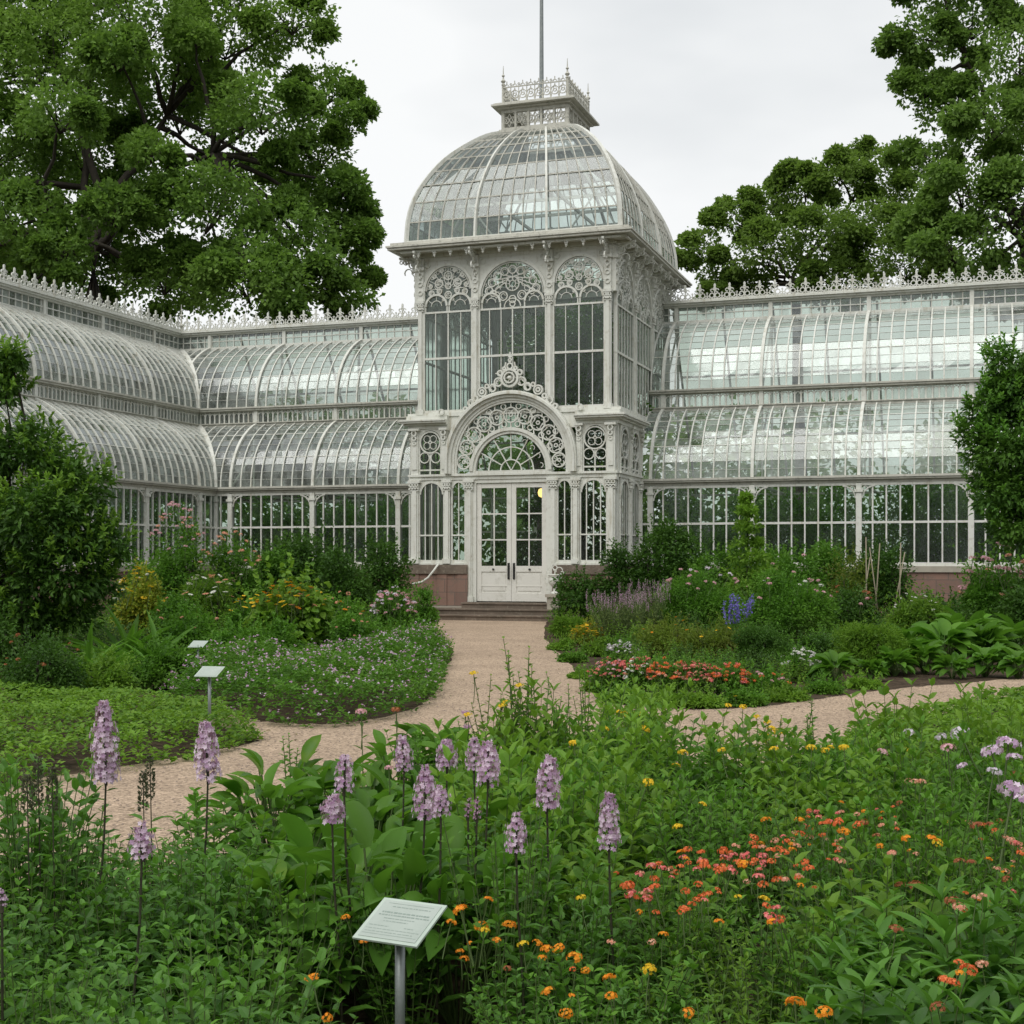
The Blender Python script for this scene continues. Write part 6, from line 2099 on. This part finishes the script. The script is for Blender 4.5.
# dark seed spikes
def seed_spike(px, y0, y1, Y, lb):
    X = gx(px, Y); zt = gz(y0, Y); zb = gz(y1, Y)
    L = Leaves()
    L.tube([(0, 0, 0), (.01, 0, zb*.5), (0, 0, zt)], .004, .002, 5, 1)
    n = int((zt - zb) * 900); z = rng.uniform(zb, zt, n); a = rng.uniform(0, 6.28, n)
    rr = .011 * np.clip((zt - z) / (zt - zb) * 2 + .3, 0, 1)
    P = np.stack([rr*np.cos(a), rr*np.sin(a), z], 1)
    L.add(P, np.stack([np.cos(a), np.sin(a), np.full(n, .8)], 1), rdir(n), .014, .01, T4, 0)
    m = 10; zz = np.linspace(.2, .95, m) * zb; a = np.arange(m) * 2.4
    L.add(np.stack([zz*0, zz*0, zz], 1), np.stack([np.cos(a), np.sin(a), np.full(m, .4)], 1), np.tile([0, 0, 1.], (m, 1)), .08, .035, T8, 2)
    o = link_mesh('seed_spike', L.mesh('seed_spike', [PM['seed'], M['dstem'], G['herb']]), None, (X, Y, 0))
    tag(o, lb, 'seed spike', 'dark seed spikes in the left foreground')
for a in ((150, 757, 800, 5.4, 'dark green seed spike left of the second lilac spike, the right one of a pair'), (143, 772, 812, 5.3, 'dark green seed spike beside a taller one, left of the second lilac spike'), (27, 776, 812, 4.9, 'dark seed spike nearest the left edge of the photo'),
          (38, 758, 806, 5.0, 'taller dark seed spike near the left edge, among forked stems'), (52, 768, 812, 4.8, 'dark seed spike just left of the tallest lilac spike')):
    seed_spike(*a)

# rusty bud and small pale flower standing before the path
def bud_stem(px, y0, Y, key, sc, lb):
    z = gz(y0, Y)
    root = empty('budding_stem', (gx(px, Y), Y, 0)); tag(root, lb, 'flower stem')
    link_mesh('flower', FM[key][0], root, (0, 0, z), (0, 0, 0), (sc, sc, sc))
    L = Leaves(); L.tube([(.01, 0, 0), (.012, 0, z*.5), (0, 0, z)], .004, .003, 5, 0)
    m = 7; zz = np.linspace(.2, .85, m)*z; a = np.arange(m)*2.4
    L.add(np.stack([zz*0+.008, zz*0, zz], 1), np.stack([np.cos(a), np.sin(a), np.full(m, .6)], 1), np.tile([0, 0, 1.], (m, 1)), .07, .025, T8, 1)
    link_mesh('stem', L.mesh('stem', [M['stem'], G['mid']]), root)
bud_stem(396, 710, 8.6, 'urust', 1.6, 'thin stem with a rust-coloured bud rising before the curved path')
bud_stem(361, 712, 8.7, 'upink', 1.8, 'thin stem with a small pale pink flower just left of the rust-coloured bud')
bud_stem(389, 768, 6.5, 'upink', 1.1, 'thin stem with a single pink bud among the broad leaves')

# sword-leaved plant in the centre
swl = rosette(9, .36, .05, strap_t(.06, .5, 6, .5), 1.05, 1.5, base_r=.03, mat='dark')
place('sword_leaved_plant', swl, 428, 7.0, 1.55, 'plant with upright sword-shaped dark leaves between two dusky lilac spikes', 'plant')

# tall airy stems in front of the path, centre
def airy(name, px, Y, H, n, spread, label, leaf=.055, mat='yg', fl=None, lean=0):
    root = empty(name, (gx(px, Y), Y, 0)); tag(root, label, 'tall plant')
    S = Leaves(); L = Leaves()
    for i in range(n):
        a = rng.uniform(0, 6.28); q = spread * rng.uniform(.2, 1)
        t = Vector((q*math.cos(a) + lean, q*math.sin(a)*.6, H * rng.uniform(.68, 1)))
        b = Vector((t.x*.25, t.y*.25, 0))
        m_ = b.lerp(t, .55) + Vector((rng.uniform(-.04, .04), 0, .06))
        S.tube([b, b.lerp(m_, .6), m_, t], .006, .002, 5, 0)
        m = 20; u = np.linspace(.25, 1, m)
        bb, mm, tt = np.array(b), np.array(m_), np.array(t)
        P = np.where(u[:, None] < .55, bb + (mm - bb)*(u[:, None]/.55), mm + (tt - mm)*((u[:, None] - .55)/.45))
        an = np.arange(m)*2.4
        L.add(P, np.stack([np.cos(an), np.sin(an), np.full(m, .6)], 1), np.tile([0, 0, 1.], (m, 1)) + rng.normal(size=(m, 3))*.3, leaf*np.linspace(1.3, .5, m), leaf*.5*np.linspace(1.3, .5, m), T8, 0)
        if fl and rng.random() < .6:
            f = link_mesh('flower', FM[fl][0], root, tuple(t), (0, 0, 0), (1.3, 1.3, 1.3))
    link_mesh('stem', S.mesh('stem', [M['stem']]), root)
    link_mesh('leaves', L.mesh('leaves', [G[mat]]), root)
airy('airy_plant', 522, 8.3, 1.14, 10, .15, 'tallest airy yellow-green stems rising over the path, in line with the door', mat='bright', leaf=.075)
airy('airy_plant', 496, 8.0, .96, 9, .24, 'airy stems with yellow buds just left of the tallest ones', mat='olive', fl='uyellow')
airy('airy_plant', 585, 8.4, .98, 12, .30, 'arching airy stems just right of the tallest ones', mat='bright')
airy('airy_plant', 545, 8.1, .90, 12, .24, 'leafy airy stems between the tallest and the arching ones', mat='mid')
airy('airy_plant', 808, 8.6, .80, 5, .16, 'thin airy stems in front of the right branch of the path', mat='mid')
airy('airy_plant', 775, 8.5, .70, 6, .15, 'yellow-flecked airy stems left of the thin ones by the right branch of the path', mat='yg', fl='uyellow')
airy('airy_plant', 470, 8.3, .70, 6, .2, 'low dusky stems at the left foot of the airy group', mat='mid', fl='umauve')
airy('airy_plant', 85, 5.0, .80, 5, .12, 'leafy upright stems behind the tallest lilac spike', mat='herb')
airy('airy_plant', 290, 8.3, .60, 4, .10, 'thin green stem standing against the gravel at the left end of the broad leaves', mat='mid')

# ------------------------------------------------------------------ plant labels on posts
def plant_label(px, ytop, Y, rot, label, lines):
    w, l, tilt = .21, .185, R(24)
    z = gz(ytop, Y)
    root = empty('plant_sign', (gx(px, Y), Y, 0), -rot)
    tag(root, label, 'plant label', 'plant labels on posts')
    p = MB(); p.tube([(0, 0, -.05), (0, 0, z*.5), (0, 0, z - .045)], .0145, 12, .0145)
    p.build('post', M['post'], root, True)
    c = MB(); c.lathe((0, 0, z - .052), [(.017, 0), (.018, .012), (.016, .03), (.004, .036)], 12)
    c.build('collar', M['panel_edge'], root, True)
    def Q(x, y, n):
        # y: up the slope of the plate; n: above the plate
        return Vector((x, y*math.cos(tilt) - n*math.sin(tilt) , z - .012 + y*math.sin(tilt) + n*math.cos(tilt)))
    def slab_(x0, x1, y0, y1, n0, n1):
        m = MB()
        m.hexa([Q(x0, y0, n0), Q(x1, y0, n0), Q(x1, y1, n0), Q(x0, y1, n0), Q(x0, y0, n1), Q(x1, y0, n1), Q(x1, y1, n1), Q(x0, y1, n1)])
        return m
    pl = slab_(-w/2, w/2, -l/2, l/2, -.006, 0).build('panel', M['panel_edge'], root)
    slab_(-w/2 + .012, w/2 - .012, -l/2 + .012, l/2 - .010, .0004, .0016).build('face', M['panel'], pl)
    if lines:
        m = MB()
        r_ = random.Random(5)
        rows = [(.070, -.075, .075, .0016), (.056, -.055, .070, .0035), (.030, -.075, .08, .006), (.018, -.080, .085, .005), (.004, -.055, .045, .003), (-.008, -.05, .03, .0028), (-.030, -.085, -.02, .003), (-.030, .03, .06, .003), (-.044, -.088, .085, .0022), (-.056, -.085, .07, .0025), (-.066, -.088, .088, .0016)]
        for y, xa, xb, h in rows:
            x = xa
            while x < xb:
                d = r_.uniform(.004, .013) if h > .002 else xb - xa
                q = [Q(x, y - h/2, .002), Q(min(x + d, xb), y - h/2, .002), Q(min(x + d, xb), y + h/2, .002), Q(x, y + h/2, .002)]
                m.quad(*q)
                x += d + r_.uniform(.0015, .004)
        m.build('small_print', M['print'], pl)
plant_label(400, 917, 3.9, R(27), 'nearest plant label, large pale tilted plate with small print at the bottom of the photo', True)
plant_label(209.5, 670, 12.0, R(14), 'middle-distance blank-looking plant label standing in the bright ground cover at the left', False)
plant_label(198, 643, 17.8, R(14), 'farthest and smallest plant label, just above the middle one', False)

# ------------------------------------------------------------------ ornament beside the door
ped = empty('urn_pedestal', tuple(hp(1.42, -.72)), -TH); tag(ped, 'small white ornamental urn on a stone pedestal at the right end of the steps', 'urn')
m = MB(); m.frame((0, 0, 0), (1, 0, 0), (0, -1, 0)); m.box(-.17, .17, -.17, .17, 0, .62); m.box(-.21, .21, -.21, .21, .62, .70); m.box(-.21, .21, -.21, .21, 0, .12)
m.build('pedestal', M['limestone'], ped)
m = MB(); m.lathe((0, 0, .70), [(.12, 0), (.12, .04), (.05, .08), (.04, .16), (.11, .22), (.17, .30), (.18, .40), (.15, .46), (.19, .50), (.19, .53), (.12, .52)], 14)
m.build('urn', M['paint'], ped, True)
m = MB(); m.frame((0, 0, 0), (1, 0, 0), (0, -1, 0))
for sg in (-1, 1):
    m.ring(sg*.22, 1.10, .07, .02, -.015, .015, 12); m.ring(sg*.2, 1.26, .05, .018, -.015, .015, 10); m.arc(sg*.12, 1.32, .08, .10, 0, 200, -.015, .015, 8)
m.ring(0, 1.40, .07, .02, -.015, .015, 12); m.bar2(0, 1.2, 0, 1.36, .02, -.01, .01)
m.build('scrollwork', M['paint'], ped)

# loose stones and a few fallen leaves on the gravel
OCT = (np.array([(0, 0, 0), (1, 0, 0), (.5, .5, 0), (.5, -.5, 0), (.5, 0, .35), (.5, 0, -.35)]) - np.array([.5, 0, 0]), [(1, 2, 4), (2, 0, 4), (0, 3, 4), (3, 1, 4), (2, 1, 5), (0, 2, 5), (3, 0, 5), (1, 3, 5)])
poly = le + ls + ne + re_[::-1]
P = []
while len(P) < 5200:
    Y = rng.uniform(6, 30); X = rng.uniform(-.42, .42) * Y
    if Y > 17 and rng.random() < .6: continue
    if not inside(poly, X, Y): continue
    e = edge_dist(poly, X, Y)
    if rng.random() > .18 + .9 * math.exp(-e / .12): continue
    P.append((X, Y, .008))
P = np.array(P); n = len(P)
L = Leaves(); a = rng.uniform(0, 6.28, n)
L.add(P, np.stack([np.cos(a), np.sin(a), np.zeros(n)], 1), np.tile([0, 0, 1.], (n, 1)), rng.uniform(.010, .026, n), rng.uniform(.010, .022, n), OCT, 0)
m = 160; Q = P[rng.integers(0, n, m)] + np.array([0, 0, .006]); Q[:, :2] += rng.normal(size=(m, 2)) * .25
a = rng.uniform(0, 6.28, m)
L.add(Q, np.stack([np.cos(a), np.sin(a), np.full(m, .12)], 1), np.tile([0, 0, 1.], (m, 1)) + rng.normal(size=(m, 3)) * .15, .05, .028, T8, 1)
M['stone'] = surf_mat('loose_stones', (0.42, 0.33, 0.26), (0.22, 0.18, 0.15), 9, 0.9)
M['litter'] = surf_mat('dry_leaves', (0.20, 0.13, 0.05), (0.12, 0.14, 0.04), 5, 0.8)
tag(link_mesh('loose_gravel', L.mesh('loose_gravel', [M['stone'], M['litter']])), 'loose stones and fallen leaves scattered over the gravel path', 'gravel', kind='stuff')
